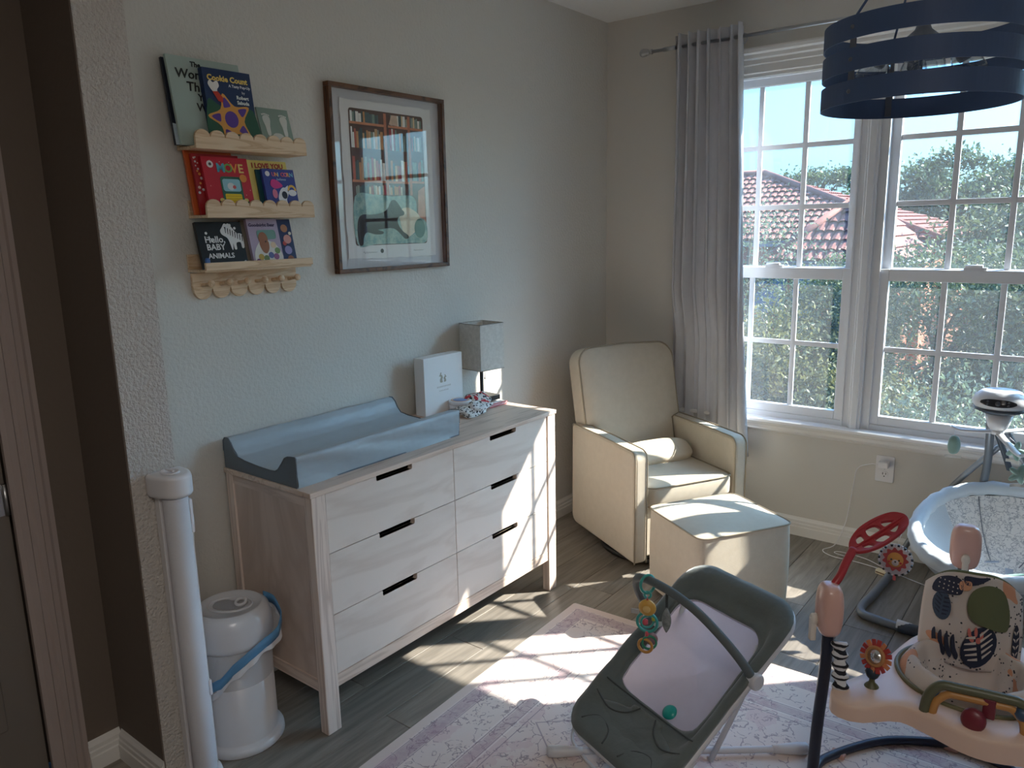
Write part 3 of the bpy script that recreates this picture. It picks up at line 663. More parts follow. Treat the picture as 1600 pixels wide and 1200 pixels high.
# top ledge
b = book(-2.655, .062, .024, 1.907, .255, .262, .010, C(24, 30, 46), 'dark navy picture book at the back left of the top ledge'); b['group'] = g1
flat('printed_band', [(0, 0), (.03, 0), (.03, .06), (0, .065)], C(190, 205, 215), b, lift=.0004)
b = book(-2.647, .082, .036, 1.907, .249, .272, .011, C(168, 184, 176), 'tall pale green book with curly black lettering on the top ledge'); b['group'] = g1
mk = C(28, 34, 34)
for s_, sz, x, z in (('The', .022, .075, .244), ('Wonderful', .040, .020, .206), ('Things', .040, .050, .168), ('You', .030, .082, .140), ('Will Be', .034, .072, .108)): text(s_, sz, mk, b, x, z, bold=.0008, shear=.12)
b = book(-2.548, .094, .066, 1.907, .170, .242, .022, C(28, 50, 92), 'thick dark blue book with a star cookie on its cover'); b['group'] = g1
yel = C(236, 205, 110)
text('Cookie Count', .0245, yel, b, .012, .205, bold=.0009, rotz=0); text('A Tasty Pop-Up', .012, C(225, 228, 235), b, .085, .190, bold=.0003); text('by', .012, C(225, 228, 235), b, .13, .173)
text('Robert', .0155, C(235, 240, 235), b, .108, .155, bold=.0005); text('Sabuda', .0155, C(235, 240, 235), b, .108, .139, bold=.0005)
star = []
for k in range(10):
    a = PI / 2 + .25 + k * PI / 5; rr = .082 if k % 2 == 0 else .046; star.append((.078 + rr * math.cos(a), .088 + rr * math.sin(a)))
flat('printed_green', smooth2([(.002, .002), (.168, .002), (.168, .11), (.14, .125), (.10, .10), (.04, .13), (.002, .14)], 4), C(40, 88, 66), b, lift=.0005)
flat('printed_star', smooth2(star, 4), C(222, 158, 74), b, lift=.0012)
pu = C(94, 62, 150)
flat('printed_icing', ell(.078, .088, .024, .026), pu, b, lift=.0019)
for k in range(5):
    a = PI / 2 + .25 + k * 2 * PI / 5; c, s_ = math.cos(a), math.sin(a)
    tri = [(.078 + c * .070, .088 + s_ * .070), (.078 + c * .042 - s_ * .013, .088 + s_ * .042 + c * .013), (.078 + c * .038, .088 + s_ * .038), (.078 + c * .042 + s_ * .013, .088 + s_ * .042 - c * .013)]
    flat('printed_icing', smooth2(tri, 3), pu, b, lift=.0019)
flat('printed_hat', smooth2([(.012, .192), (.02, .205), (.03, .198), (.044, .205), (.05, .19), (.042, .178), (.04, .165), (.024, .172)], 4), C(230, 226, 222), b, lift=.0012)
flat('printed_scarf', [(.024, .17), (.042, .172), (.062, .15), (.056, .138), (.04, .142)], C(196, 60, 44), b, lift=.0015)
card = MB().box(0, .125, 0, .006, 0, .15).build('keepsake_card', C(140, 158, 146), loc=(.088, -2.352, 1.907), rot=(-.27, 0, PI / 2), label='grey green card with a bunny made of two footprints on the top ledge', cat='card', bevel=.0008)
wh = C(214, 214, 206)
for sx in (-1, 1):
    cx = .064 + sx * .034
    flat('footprint', smooth2([(cx - .006, .056), (cx + .006, .056), (cx + .009, .085), (cx + .014, .105), (cx + .013, .118), (cx, .124), (cx - .013, .118), (cx - .014, .104), (cx - .009, .085)], 3), wh, card, lift=.0004)
    for k in range(5): flat('toe', ell(cx - .013 + k * .0063, .1285 - abs(k - 1.5) * .0018, .0032, n=8), wh, card, lift=.0004)
flat('bunny_face', smooth2([(.026, .0), (.028, .03), (.045, .058), (.064, .064), (.083, .058), (.098, .03), (.10, .0)], 4), wh, card, lift=.0008)
for sx in (-1, 1):
    flat('eye', ell(.063 + sx * .017, .036, .003, n=10), mk, card, lift=.0014); flat('cheek', ell(.063 + sx * .025, .020, .0085, n=14), C(206, 112, 100), card, lift=.0014)
    for k in (-1, 0, 1): flat('whisker', [(.063 + sx * .034, .018 + k * .006), (.063 + sx * .052, .021 + k * .010), (.063 + sx * .052, .022 + k * .010), (.063 + sx * .034, .0194 + k * .006)][::sx], mk, card, lift=.0014)
flat('nose', [(.060, .027), (.066, .027), (.063, .022)], mk, card, lift=.0014)
flat('printed_leaf', smooth2([(.105, 0), (.124, 0), (.124, .03), (.112, .02)], 3), C(150, 165, 90), card, lift=.001)
# middle ledge
b = book(-2.614, .062, .030, 1.697, .165, .202, .010, C(196, 92, 44), 'orange board book at the back left of the middle ledge'); b['group'] = g1
b = book(-2.602, .080, .048, 1.697, .165, .192, .012, C(160, 30, 36), 'red spotted board book leaning behind the truck book'); b['group'] = g1
random.seed(8)
for k in range(16): flat('printed_dot', ell(random.uniform(.004, .035), random.uniform(.05, .185), random.uniform(.002, .005), n=8), C(*random.choice([(226, 200, 190), (220, 150, 70), (210, 210, 214)])), b, lift=.0005)
b = book(-2.578, .097, .062, 1.697, .164, .184, .012, C(190, 36, 54), 'red board book with a green truck on the middle ledge'); b['group'] = g1
for k, (ch, cc) in enumerate((('M', (90, 170, 190)), ('O', (110, 170, 90)), ('V', (230, 150, 70)), ('E', (226, 200, 120)))): text(ch, .040, C(*cc), b, .046 + k * .026, .136, bold=.001)
flat('logo_disc', ell(.026, .160, .0115), C(226, 222, 220), b, lift=.0006); flat('logo_dot', ell(.026, .160, .005), C(70, 70, 70), b, lift=.0012)
flat('badge', ell(.137, .118, .013), C(222, 140, 60), b, lift=.0006)
gt = C(44, 96, 78)
flat('printed_truck', rrect(.052, .128, .02, .122, .010), gt, b, lift=.0006); flat('printed_fender', rrect(.036, .144, .004, .05, .012), gt, b, lift=.0008)
flat('printed_window', rrect(.058, .122, .074, .114, .008), C(150, 200, 214), b, lift=.0013); flat('printed_grille', rrect(.060, .120, .026, .066, .004), C(232, 200, 40), b, lift=.0013)
for k in range(4): flat('grille_bar', [(.062, .034 + k * .008), (.118, .034 + k * .008), (.118, .0352 + k * .008), (.062, .0352 + k * .008)], C(190, 150, 20), b, lift=.0019)
flat('printed_driver', ell(.086, .090, .013, .012), C(220, 222, 224), b, lift=.0019); flat('printed_nose', ell(.098, .088, .006), C(206, 90, 90), b, lift=.0025)
for sx in (.046, .134): flat('headlight', ell(sx, .046, .008, .006), C(230, 210, 120), b, lift=.0014)
for k in range(14): flat('printed_star_dot', ell(random.uniform(.01, .16), random.uniform(.06, .18), .0016, n=6), C(236, 170, 160), b, lift=.0005)
b = book(-2.400, .074, .038, 1.697, .158, .184, .009, C(226, 208, 120), 'pale yellow book with red capitals at the back of the middle ledge'); b['group'] = g1
text('I LOVE YOU', .0235, C(170, 50, 50), b, .016, .158, bold=.0009)
b = book(-2.376, .082, .054, 1.697, .12, .152, .008, C(30, 84, 96), 'dark teal board book just behind the unicorn book'); b['group'] = g1
b = book(-2.362, .097, .068, 1.697, .127, .155, .012, C(58, 72, 150), 'blue board book with a pink maned unicorn'); b['group'] = g1
for k, ch in enumerate('UNICORN'): text(ch, .019, C(*[(236, 120, 150), (240, 180, 90), (120, 190, 220), (230, 100, 110)][k % 4]), b, .034 + k * .012, .130, bold=.0006)
text('believes', .012, C(190, 205, 235), b, .05, .116, shear=.3); flat('logo_disc', ell(.018, .138, .009), C(226, 222, 226), b, lift=.0006)
flat('printed_body', smooth2([(.036, .0), (.048, .03), (.046, .056), (.055, .078), (.07, .092), (.086, .086), (.088, .068), (.078, .05), (.085, .03), (.11, .02), (.12, 0)], 4), C(232, 232, 238), b, lift=.0007)
flat('printed_mane', smooth2([(.022, .10), (.03, .118), (.05, .116), (.07, .098), (.055, .09), (.035, .088)], 4), C(216, 60, 140), b, lift=.0014); flat('printed_ear', [(.076, .09), (.092, .1), (.088, .084)], C(232, 232, 238), b, lift=.0014)
flat('printed_snout', ell(.072, .066, .011, .013), C(40, 40, 60), b, lift=.0015); flat('printed_cloud', ell(.106, .074, .017, .011), C(236, 236, 240), b, lift=.0008)
arc = [(.106 + .018 * math.cos(t), .082 + .02 * math.sin(t)) for t in [PI * k / 8 for k in range(9)]] + [(.106 + .011 * math.cos(t), .082 + .012 * math.sin(t)) for t in [PI * (8 - k) / 8 for k in range(9)]]
flat('printed_rainbow', arc, C(238, 190, 90), b, lift=.0007)
flat('printed_cheek', ell(.034, .07, .010, .016), C(214, 120, 150), b, lift=.0016)
# lowest ledge
b = book(-2.616, .088, .054, 1.526, .162, .152, .014, C(20, 22, 26), 'black board book with white lettering and a zebra on the lowest ledge'); b['group'] = g1
wt = C(228, 228, 228)
text('Hello,', .030, wt, b, .020, .084, bold=.0006); text('BABY', .0275, wt, b, .022, .060, bold=.0006); text('ANIMALS', .0228, wt, b, .022, .033, bold=.0006)
zb = [(.112, .035), (.108, .06), (.102, .078), (.086, .09), (.082, .104), (.09, .116), (.1, .13), (.108, .128), (.116, .13), (.128, .112), (.14, .095), (.158, .09), (.16, .06), (.158, .04), (.150, .04), (.148, .06), (.132, .058), (.130, .036), (.122, .036), (.12, .058), (.116, .036)]
zb = [(x, .060 + (z - .035) * .9) for x, z in zb]
flat('printed_zebra', smooth2(zb, 3), wt, b, lift=.0007)
for k in range(8):
    x = .100 + k * .008; zt = .134 - k * .004
    flat('zebra_stripe', [(x, zt), (x + .003, zt), (x + .0005, zt - .020), (x - .0015, zt - .020)], C(20, 22, 26), b, lift=.0014)
flat('zebra_eye', ell(.1, .132, .0022, n=8), C(20, 22, 26), b, lift=.0014)
for x, z in ((.03, .115), (.046, .09), (.12, .14), (.136, .13), (.152, .018)): flat('printed_star', ell(x, z, .005, n=5), wt, b, lift=.0007)
flat('printed_line', [(.03, .103), (.046, .097), (.045, .095), (.03, .101)], wt, b, lift=.0007)
b = book(-2.448, .078, .046, 1.526, .13, .156, .010, C(120, 112, 100), 'taupe book mostly hidden behind the bedtime bear book'); b['group'] = g1
b = book(-2.436, .096, .062, 1.526, .119, .160, .014, C(176, 162, 186), 'lilac book with a sleeping brown bear on the cover'); b['group'] = g1
text('Goodnight Bear', .0158, C(76, 64, 96), b, .004, .134, bold=.0005)
flat('printed_pillow', rrect(.03, .104, .09, .122, .01), C(110, 150, 140), b, lift=.0006); flat('printed_sheet', smooth2([(.01, .05), (.04, .085), (.08, .082), (.105, .06), (.115, .02), (.06, .005), (.01, .01)], 4), C(222, 220, 214), b, lift=.0008)
flat('printed_bear', ell(.05, .092, .018, .023), C(150, 96, 64), b, lift=.0014)
flat('printed_bear_body', smooth2([(.034, .08), (.04, .05), (.055, .042), (.068, .06), (.066, .085)], 4), C(150, 96, 64), b, lift=.0013); flat('bear_nose', ell(.058, .082, .003, n=8), C(40, 26, 20), b, lift=.002)
for x, z, c_ in ((.03, .03, (190, 160, 70)), (.05, .025, (110, 130, 80)), (.07, .035, (90, 100, 150)), (.09, .03, (150, 90, 130)), (.098, .05, (120, 150, 90)), (.018, .014, (120, 70, 120)), (.086, .07, (222, 200, 170))): flat('quilt_patch', ell(x, z, .011, n=10), C(*c_), b, lift=.0016)
b = book(-2.314, .090, .058, 1.526, .055, .158, .016, C(34, 44, 88), 'narrow midnight blue book with small bears on the lowest ledge'); b['group'] = g1
for x, z, r_, c_ in ((.024, .126, .014, (176, 120, 84)), (.03, .088, .016, (214, 150, 140)), (.026, .05, .015, (150, 140, 190)), (.03, .018, .013, (150, 90, 60)), (.016, .074, .008, (190, 70, 60)), (.044, .108, .006, (226, 220, 200))): flat('printed_bear', ell(x, z, r_, n=12), C(*c_), b, lift=.0007)
MB().lathe([(0, 0), (.007, 0), (.008, .006), (.008, .03), (.005, .036), (0, .037)], 14).build('blue_cap', mat('blue_plastic', srgb(70, 110, 170), .4), loc=(.098, -2.610, 1.526), rot=(0, 0, 0), label='small blue pen cap in front of the black book', cat='pen cap')
# ================================================================== CHANDELIER
CH = Vector((1.885, -1.44, 1.952)); CR = .257
M_navy = mat('iron_navy', srgb(72, 94, 132), .55, .0, bump=(60, .15, .001))
M_rust = mat('aged_bronze', srgb(100, 106, 118), .5, .3)
M_cglass = glass('clear_shade_glass', (.93, .95, .96), refl=2.2)
ch = empty('chandelier', CH, label='dark round three band drum chandelier hanging before the window', cat='chandelier')
def band(z0, z1, nm):
    vs = []; n = 96
    for r in (CR, CR - .003):
        for z in (z0, z1):
            for k in range(n): a = 2 * PI * k / n; vs.append((r * math.cos(a), r * math.sin(a), z))
    fs = []
    for k in range(n):
        l = (k + 1) % n
        fs += [(k, l, n + l, n + k), (2 * n + l, 2 * n + k, 3 * n + k, 3 * n + l), (l, k, 2 * n + k, 2 * n + l), (n + k, n + l, 3 * n + l, 3 * n + k)]
    MB().add(vs, fs).build(nm, M_navy, ch)
for z0 in (0, .082, .164): band(z0, z0 + .059, 'band')
for k in range(3):
    a = math.radians(240 + 120 * k); R = Matrix.Rotation(a, 4, 'Z')
    st_ = MB().box(CR - .008, CR - .003, -.009, .009, 0.006, .217, R).build('strap', M_rust, ch)
    for z in (.03, .112, .194):
        MB().lathe([(.006, 0), (.005, .003), (0, .0042)], 12, m=R @ Matrix.Translation((CR, 0, z)) @ Matrix.Rotation(PI / 2, 4, 'Y')).build('rivet', M_rust, st_)
    MB().tube([R @ Vector((CR - .006, 0, .217)), R @ Vector((.012, 0, .52))], .0035, 8).build('support_rod', M_navy, ch)
zc = H - CH.z
MB().tube([(0, 0, .10), (0, 0, zc - .01)], .006, 12).build('stem', M_navy, ch)
MB().lathe([(.0, zc - .0), (.065, zc - .0), (.065, zc - .018), (.05, zc - .028), (.012, zc - .032), (0, zc - .032)][::-1], 28).build('canopy', M_navy, ch)
MB().lathe([(0, .505), (.02, .505), (.02, .535), (0, .535)], 16).build('collar', M_navy, ch)
MB().lathe([(0, .138), (.016, .138), (.03, .15), (.062, .162), (.062, .172), (.045, .185), (.022, .205), (.012, .23), (0, .23)], 28).build('hub', M_rust, ch)
for k in range(4):
    a = math.radians(20 + 90 * k); R = Matrix.Rotation(a, 4, 'Z')
    arm = MB().tube([R @ Vector((.03, 0, .16)), R @ Vector((.075, 0, .158)), R @ Vector((.092, 0, .150))], .006, 8)
    arm.build('arm', M_rust, ch)
    Tm = R @ Matrix.Translation((.092, 0, .155)) @ Matrix.Rotation(math.radians(180 - 28), 4, 'Y')
    MB().lathe([(0, 0), (.017, 0), (.019, .012), (.019, .038), (.015, .045), (0, .045)], 18, m=Tm).build('lamp_holder', M_rust, ch)
    sh_ = MB().lathe([(.020, .012), (.030, .02), (.036, .04), (.040, .075), (.043, .105)], 26, m=Tm).build('glass_shade', M_cglass, ch, solid=.002)
    MB().lathe([(.010, .045), (.014, .058), (.021, .075), (.019, .09), (.010, .1), (0, .102)], 18, m=Tm).build('bulb', M_cglass, sh_)
# ================================================================== SAFETY GATE AND PAIL
gm = bpy.data.materials.new('rolled_mesh'); gm.use_nodes = True
_n = gm.node_tree; _b = _n.nodes['Principled BSDF']; _b.inputs['Base Color'].default_value = (*srgb(214, 214, 220), 1); _b.inputs['Roughness'].default_value = .6
_t = _n.nodes.new('ShaderNodeTexCoord'); _w = _n.nodes.new('ShaderNodeTexWave'); _w.bands_direction = 'Z'; _w.inputs['Scale'].default_value = 75
_bp = _n.nodes.new('ShaderNodeBump'); _bp.inputs['Strength'].default_value = .25; _bp.inputs['Distance'].default_value = .001
_n.links.new(_t.outputs['Object'], _w.inputs[0]); _n.links.new(_w.outputs['Fac'], _bp.inputs['Height']); _n.links.new(_bp.outputs[0], _b.inputs['Normal'])
GX, GY = .362, -2.937
ga = empty('retractable_gate', (GX, GY, 0), label='white rolled retractable safety gate mounted on the doorway edge', cat='safety gate')
MB().lathe([(0, .035), (.033, .035), (.034, .04), (.034, .915), (.0, .915)], 32).build('rolled_mesh', gm, ga)
cp = [(-.061, -.052), (-.061, .056), (-.01, .056)] + [(.045 * math.sin(t) * 1.0, .045 * math.cos(t) + .005) for t in [PI * k / 10 * .9 + .3 for k in range(10)]] + [(-.02, -.052)]
cap = MB().prism(cp, .918, .985, 'z').build('top_cap', M_whitep, ga, bevel=.012, seg=3)
MB().lathe([(0, .986), (.022, .986), (.024, .989), (.030, .990), (.031, .986)], 24, (-.012, .0, 0), sy=.8).build('lock_dial', M_whitep, cap)
MB().box(-.032, .008, -.004, .004, .989, .995).build('dial_grip', M_whitep, cap, bevel=.002)
MB().prism(cp, .012, .035, 'z').build('bottom_cap', M_whitep, ga, bevel=.006)
MB().box(-.060, -.034, -.03, .03, .035, .918).build('back_channel', M_whitep, ga, bevel=.002)
for z0, z1 in ((.80, .90), (.28, .33)): MB().box(-.018, .012, .034, .043, z0, z1).build('catch', M_whitep, ga, bevel=.002)
MB().box(-.012, .008, .033, .038, .05, .90).build('pull_bar', M_whitep, ga, bevel=.001)
M_pail = mat('pail_enamel', srgb(212, 212, 216), .28, coat=.3)
PC = (.247, -2.738, 0)
pl = empty('diaper_pail', PC, label='white round diaper pail with a blue bag tie beside the dresser', cat='pail')
MB().lathe([(0, 0), (.132, 0), (.135, .004), (.134, .020), (.128, .028), (.118, .032), (.116, .036), (.115, .36), (0, .36)], 48).build('body', M_pail, pl)
MB().lathe([(.120, .355), (.127, .36), (.128, .375), (.124, .43), (.117, .456), (.100, .470), (.096, .471), (.092, .466), (0, .466)], 48).build('lid', M_pail, pl)
R = Matrix.Rotation(math.radians(38), 4, 'Z')
MB().tube([R @ Vector((.070 * math.cos(t), .050 * math.sin(t), .468)) for t in [2 * PI * k / 40 for k in range(40)]], .0035, 8, closed=True).build('lid_rim', M_pail, pl)
MB().prism([(R @ Vector((x, y, 0))).to_2d()[:] for x, y in smooth2([(-.052, -.012), (-.05, .02), (-.02, .034), (.0, .026), (.03, .034), (.052, .02), (.050, -.012), (.02, -.032), (-.03, -.03)], 4)], .4665, .4685, 'z').build('sliding_door', mat('pail_grey', srgb(168, 168, 172), .5), pl)
MB().tube([R @ Vector((.034 + .016 * math.cos(t), .004 + .016 * math.sin(t), .476 + .004 * math.sin(t))) for t in [2 * PI * k / 24 for k in range(24)]], .005, 8, closed=True).build('door_ring', M_pail, pl)
M_bag = mat('bag_film', srgb(222, 224, 228), .3, alpha=.55)
M_tie = mat('bag_tie', srgb(96, 152, 196), .4, bump=(90, .3, .002))
path = [(-75, .235, .120), (-55, .262, .123), (-35, .305, .126), (-12, .345, .132), (12, .368, .142), (32, .385, .156), (50, .410, .156), (70, .440, .140), (95, .445, .13)]
def tie(u, v):
    f = u * (len(path) - 1); i = min(int(f), len(path) - 2); t = f - i; t = t * t * (3 - 2 * t)
    a, z, r = [path[i][k] * (1 - t) + path[i + 1][k] * t for k in range(3)]
    a = math.radians(a); w = .017
    return Vector((r * math.cos(a), r * math.sin(a), z + (v - .5) * 2 * w * 1.0 + .002 * math.sin(30 * u)))
MB().grid(tie, 40, 2).build('bag_tie', M_tie, pl, solid=.0015)
def bag(u, v):
    f = u * (len(path) - 1); i = min(int(f), len(path) - 2); t = f - i
    a, z, r = [path[i][k] * (1 - t) + path[i + 1][k] * t for k in range(3)]
    a = math.radians(a); zz = .372 * (1 - v) + (z - .02) * v if z < .37 else .372 * (1 - v) + (z - .028) * v
    rr = .1175 + (r - .1175 - .002) * v + .002 * math.sin(40 * u + 6 * v)
    return Vector((rr * math.cos(a), rr * math.sin(a), zz))
MB().grid(bag, 40, 8).build('bag', M_bag, pl)
def bag2(u, v):
    f = u * (len(path) - 1); i = min(int(f), len(path) - 2); t = f - i
    a, z, r = [path[i][k] * (1 - t) + path[i + 1][k] * t for k in range(3)]; a = math.radians(a)
    rr = r - .001 + .004 * math.sin(50 * u) * v
    return Vector((rr * math.cos(a), rr * math.sin(a), z - .014 - .022 * v * (1 + .3 * math.sin(23 * u))))
MB().grid(bag2, 60, 3).build('bag_edge', mat('bag_white', srgb(225, 226, 230), .35), pl)
MB().lathe([(.1165, .23), (.117, .30), (.1178, .372)], 40).build('bag_skirt', M_bag, pl)
# ================================================================== GLIDER AND OTTOMAN
M_uph = mat('oat_linen', srgb(203, 193, 176), .88, bump=(420, .5, .0011), sheen=.15, var=(srgb(192, 182, 165), 26, .6))
M_pipe = mat('oat_piping', srgb(158, 148, 130), .85)
CA = math.radians(-29); fx = Vector((math.cos(CA), math.sin(CA), 0)); wx = Vector((-math.sin(CA), math.cos(CA), 0))
A0 = Vector((.740, -.974, 0)); CW = .64; CD = .64
gl = empty('glider_chair', A0 - fx * CD / 2 + wx * CW / 2, (0, 0, CA), label='oatmeal upholstered swivel glider armchair in the corner by the curtain', cat='armchair')
def G(b, *a, **k):
    o = b.build(*a, parent=gl, **k); o.location = (CD / 2, -CW / 2, 0); return o
armp = [(0, .07), (0, .56)] + [(-.045 + .045 * math.cos(t), .572 + .045 * math.sin(t)) for t in [PI / 2 * k / 6 for k in range(7)]] + [(-.30, .621), (-.58, .618)] + [(-.60 - .025 * math.sin(t), .593 + .025 * math.cos(t)) for t in [PI / 2 * k / 4 for k in range(5)]] + [(-.632, .14)] + [(-.582 - .05 * math.cos(t), .12 - .05 * math.sin(t)) for t in [PI / 2 * k / 5 for k in range(6)]]
AW = .072
for b0, b1 in ((0, AW), (CW - AW, CW)):
    G(MB().prism([(a, z) for a, z in armp][::-1], b0, b1, 'y'), 'arm', M_uph, bevel=.018, seg=4, weld=True)
    for bb in (b0 + .004, b1 - .004):
        outl = [(a * .994, bb, z) for a, z in armp[:-8]]
        G(MB().tube(outl, .0035, 6), 'piping', M_pipe)
def soft(cx, cy, cz, sx, sy, sz, e1=.25, e2=.3, puff=0, nu=44, nv=22, bend=None):
    def sp(x, e): return math.copysign(abs(x) ** e, x)
    def f(u, v):
        a = u * 2 * PI; b = (v - .5) * PI
        x, y, z = sp(math.cos(a), e2) * sp(math.cos(b), e1), sp(math.sin(a), e2) * sp(math.cos(b), e1), sp(math.sin(b), e1)
        if puff: z *= 1 + puff * max(0, 1 - x * x) * max(0, 1 - y * y)
        p = Vector((cx + x * sx, cy + y * sy, cz + z * sz))
        return bend(p) if bend else p
    return MB().grid(f, nu, nv, closeu=True)
G(MB().box(-.60, -.018, AW, CW - AW, .09, .335), 'seat_base', M_uph, bevel=.01, seg=2)
G(soft(-.235, CW / 2, .385, .245, (CW - 2 * AW) / 2 - .002, .058, .28, .2, puff=.12), 'seat_cushion', M_uph)
loop = [(-.235 + .243 * math.copysign(abs(math.cos(a)) ** .2, math.cos(a)), CW / 2 + ((CW - 2 * AW) / 2 - .003) * math.copysign(abs(math.sin(a)) ** .2, math.sin(a)), .432) for a in [2 * PI * k / 72 for k in range(72)]]
G(MB().tube(loop, .004, 6, closed=True), 'piping', M_pipe)
# backrest, leaning back
LB = math.atan2(.13, .55)
Mb = Matrix.Translation((-.470, CW / 2, .40)) @ Matrix.Rotation(-LB, 4, 'Y')
hb = .635
out = [(-.245, 0), (.245, 0), (.245, .215), (.292, .235)] + [(.292 - .085 + .085 * math.cos(t) - .006 * math.sin(t), hb - .085 + .085 * math.sin(t)) for t in [PI / 2 * k / 7 for k in range(8)]] + [(.0, hb + .008)] + [(-.292 + .085 - .085 * math.sin(t), hb - .085 + .085 * math.cos(t)) for t in [PI / 2 * k / 7 for k in range(8)]] + [(-.292, .235), (-.245, .215)]
def backface(u, v):
    return None
bk = MB().prism(out, -.125, 0, 'x', m=Mb)
G(bk, 'backrest', M_uph, bevel=.022, seg=4, weld=True)
pad_o = [(y * .965, .01 + z * .975) for y, z in out]
bm_ = MB(); n_ = len(out)
rings = []
for k, (s_, d_) in enumerate(((.97, .0), (.90, .010), (.70, .016), (.4, .019), (.1, .020))):
    rings.append([Mb @ Vector((d_, y * s_, hb * .5 + (z - hb * .5) * s_)) for y, z in out])
vs = [p for r_ in rings for p in r_]; fs = [(i * n_ + k, i * n_ + (k + 1) % n_, (i + 1) * n_ + (k + 1) % n_, (i + 1) * n_ + k) for i in range(4) for k in range(n_)] + [tuple(4 * n_ + k for k in range(n_))]
G(MB().add(vs, fs, True), 'back_pad', M_uph)
G(MB().tube([Mb @ Vector((-.004, y * .985, z * .992 + .002)) for y, z in out], .0042, 6, closed=True), 'piping', M_pipe)
pil = soft(-.0, 0, 0, .045, .205, .075, .6, .62, nu=36, nv=20)
G(pil, 'lumbar_pillow', mat('oat_pillow', srgb(205, 194, 175), .85, bump=(14, .6, .012), detail=3), rot=(0, -.95, 0)).location = (CD / 2 - .335, .02, .482)
G(MB().tube([(-.31 + .272 * math.cos(a), CW / 2 + .272 * math.sin(a), .022) for a in [2 * PI * k / 40 for k in range(40)]], .014, 8, closed=True).lathe([(0, .01), (.06, .01), (.06, .09), (0, .09)], 16, (-.31, CW / 2, 0)), 'swivel_base', M_black, kind='stuff')
for k in range(4):
    a = k * PI / 2 + .5
    G(MB().tube([(-.31, CW / 2, .03), (-.31 + .265 * math.cos(a), CW / 2 + .265 * math.sin(a), .022)], .012, 8), 'base_spoke', M_black)
OA = math.radians(-32)
oc = Vector((1.132, -.938, 0))
ot = empty('ottoman', oc, (0, 0, OA), label='oatmeal cube ottoman standing in front of the glider chair', cat='ottoman')
ox, oy = .207, .229
def otp(u, v):
    a = u * 2 * PI
    e = .16
    x = math.copysign(abs(math.cos(a)) ** e, math.cos(a)); y = math.copysign(abs(math.sin(a)) ** e, math.sin(a))
    bul = 1 + .018 * math.sin(PI * v)
    return Vector((x * ox * bul, y * oy * bul, .03 + v * .365))
MB().grid(otp, 96, 8, closeu=True).build('body', M_uph, ot)
def ott(u, v):
    a = u * 2 * PI; e = .16 + .5 * (1 - v) ** 2
    x = math.copysign(abs(math.cos(a)) ** e, math.cos(a)); y = math.copysign(abs(math.sin(a)) ** e, math.sin(a))
    return Vector((x * ox * v, y * oy * v, .396 + .026 * (1 - v ** 2.6) - .003 * math.exp(-((x * v) ** 2 + (y * v) ** 2) * 60)))
MB().grid(ott, 96, 14, closeu=True).build('top_panel', M_uph, ot)
MB().tube([(math.copysign(abs(math.cos(a)) ** .16, math.cos(a)) * (ox + .001), math.copysign(abs(math.sin(a)) ** .16, math.sin(a)) * (oy + .001), .396) for a in [2 * PI * k / 96 for k in range(96)]], .0042, 6, closed=True).build('piping', M_pipe, ot)
MB().box(-.17, .17, -.19, .19, .0, .032).build('base', M_black, ot)
# ================================================================== RUG
RW, RH_ = 2.30, 1.58; ra = math.radians(2.0)
rm = bpy.data.materials.new('rug_weave'); rm.use_nodes = True; nt = rm.node_tree; L = nt.links; b = nt.nodes['Principled BSDF']; b.inputs['Roughness'].default_value = .92; b.inputs['Sheen Weight'].default_value = .15
tc = nt.nodes.new('ShaderNodeTexCoord'); sp = nt.nodes.new('ShaderNodeSeparateXYZ'); L.new(tc.outputs['Object'], sp.inputs[0])
def mth(op, a, b_=None, c_=None):
    n = nt.nodes.new('ShaderNodeMath'); n.operation = op
    for i, v in enumerate((a, b_, c_)):
        if v is None: continue
        if isinstance(v, (int, float)): n.inputs[i].default_value = v
        else: L.new(v, n.inputs[i])
    return n.outputs[0]
def mixc(fac, a, b_):
    n = nt.nodes.new('ShaderNodeMix'); n.data_type = 'RGBA'
    if isinstance(fac, (int, float)): n.inputs['Factor'].default_value = fac
    else: L.new(fac, n.inputs['Factor'])
    for s_, v in (('A', a), ('B', b_)):
        if isinstance(v, tuple): n.inputs[s_].default_value = (*v, 1)
        else: L.new(v, n.inputs[s_])
    return n.outputs['Result']
e1 = mth('SUBTRACT', RW / 2, mth('ABSOLUTE', sp.outputs[0])); e2 = mth('SUBTRACT', RH_ / 2, mth('ABSOLUTE', sp.outputs[1])); e = mth('MINIMUM', e1, e2)
def noise(sc, det=4, dist=0, rough=.6):
    n = nt.nodes.new('ShaderNodeTexNoise'); n.inputs['Scale'].default_value = sc; n.inputs['Detail'].default_value = det; n.inputs['Distortion'].default_value = dist; n.inputs['Roughness'].default_value = rough; L.new(tc.outputs['Object'], n.inputs[0]); return n.outputs['Fac']
def noisec(sc, amt):
    n = nt.nodes.new('ShaderNodeTexNoise'); n.inputs['Scale'].default_value = sc; n.inputs['Detail'].default_value = 2; L.new(tc.outputs['Object'], n.inputs[0])
    s_ = nt.nodes.new('ShaderNodeVectorMath'); s_.operation = 'SCALE'; s_.inputs['Scale'].default_value = amt; L.new(n.outputs['Color'], s_.inputs[0])
    a = nt.nodes.new('ShaderNodeVectorMath'); a.operation = 'ADD'; L.new(tc.outputs['Object'], a.inputs[0]); L.new(s_.outputs[0], a.inputs[1]); return a.outputs[0]
def vor(sc, vec, feat='DISTANCE_TO_EDGE'):
    n = nt.nodes.new('ShaderNodeTexVoronoi'); n.feature = feat; n.inputs['Scale'].default_value = sc; L.new(vec, n.inputs['Vector']); return n.outputs['Distance']
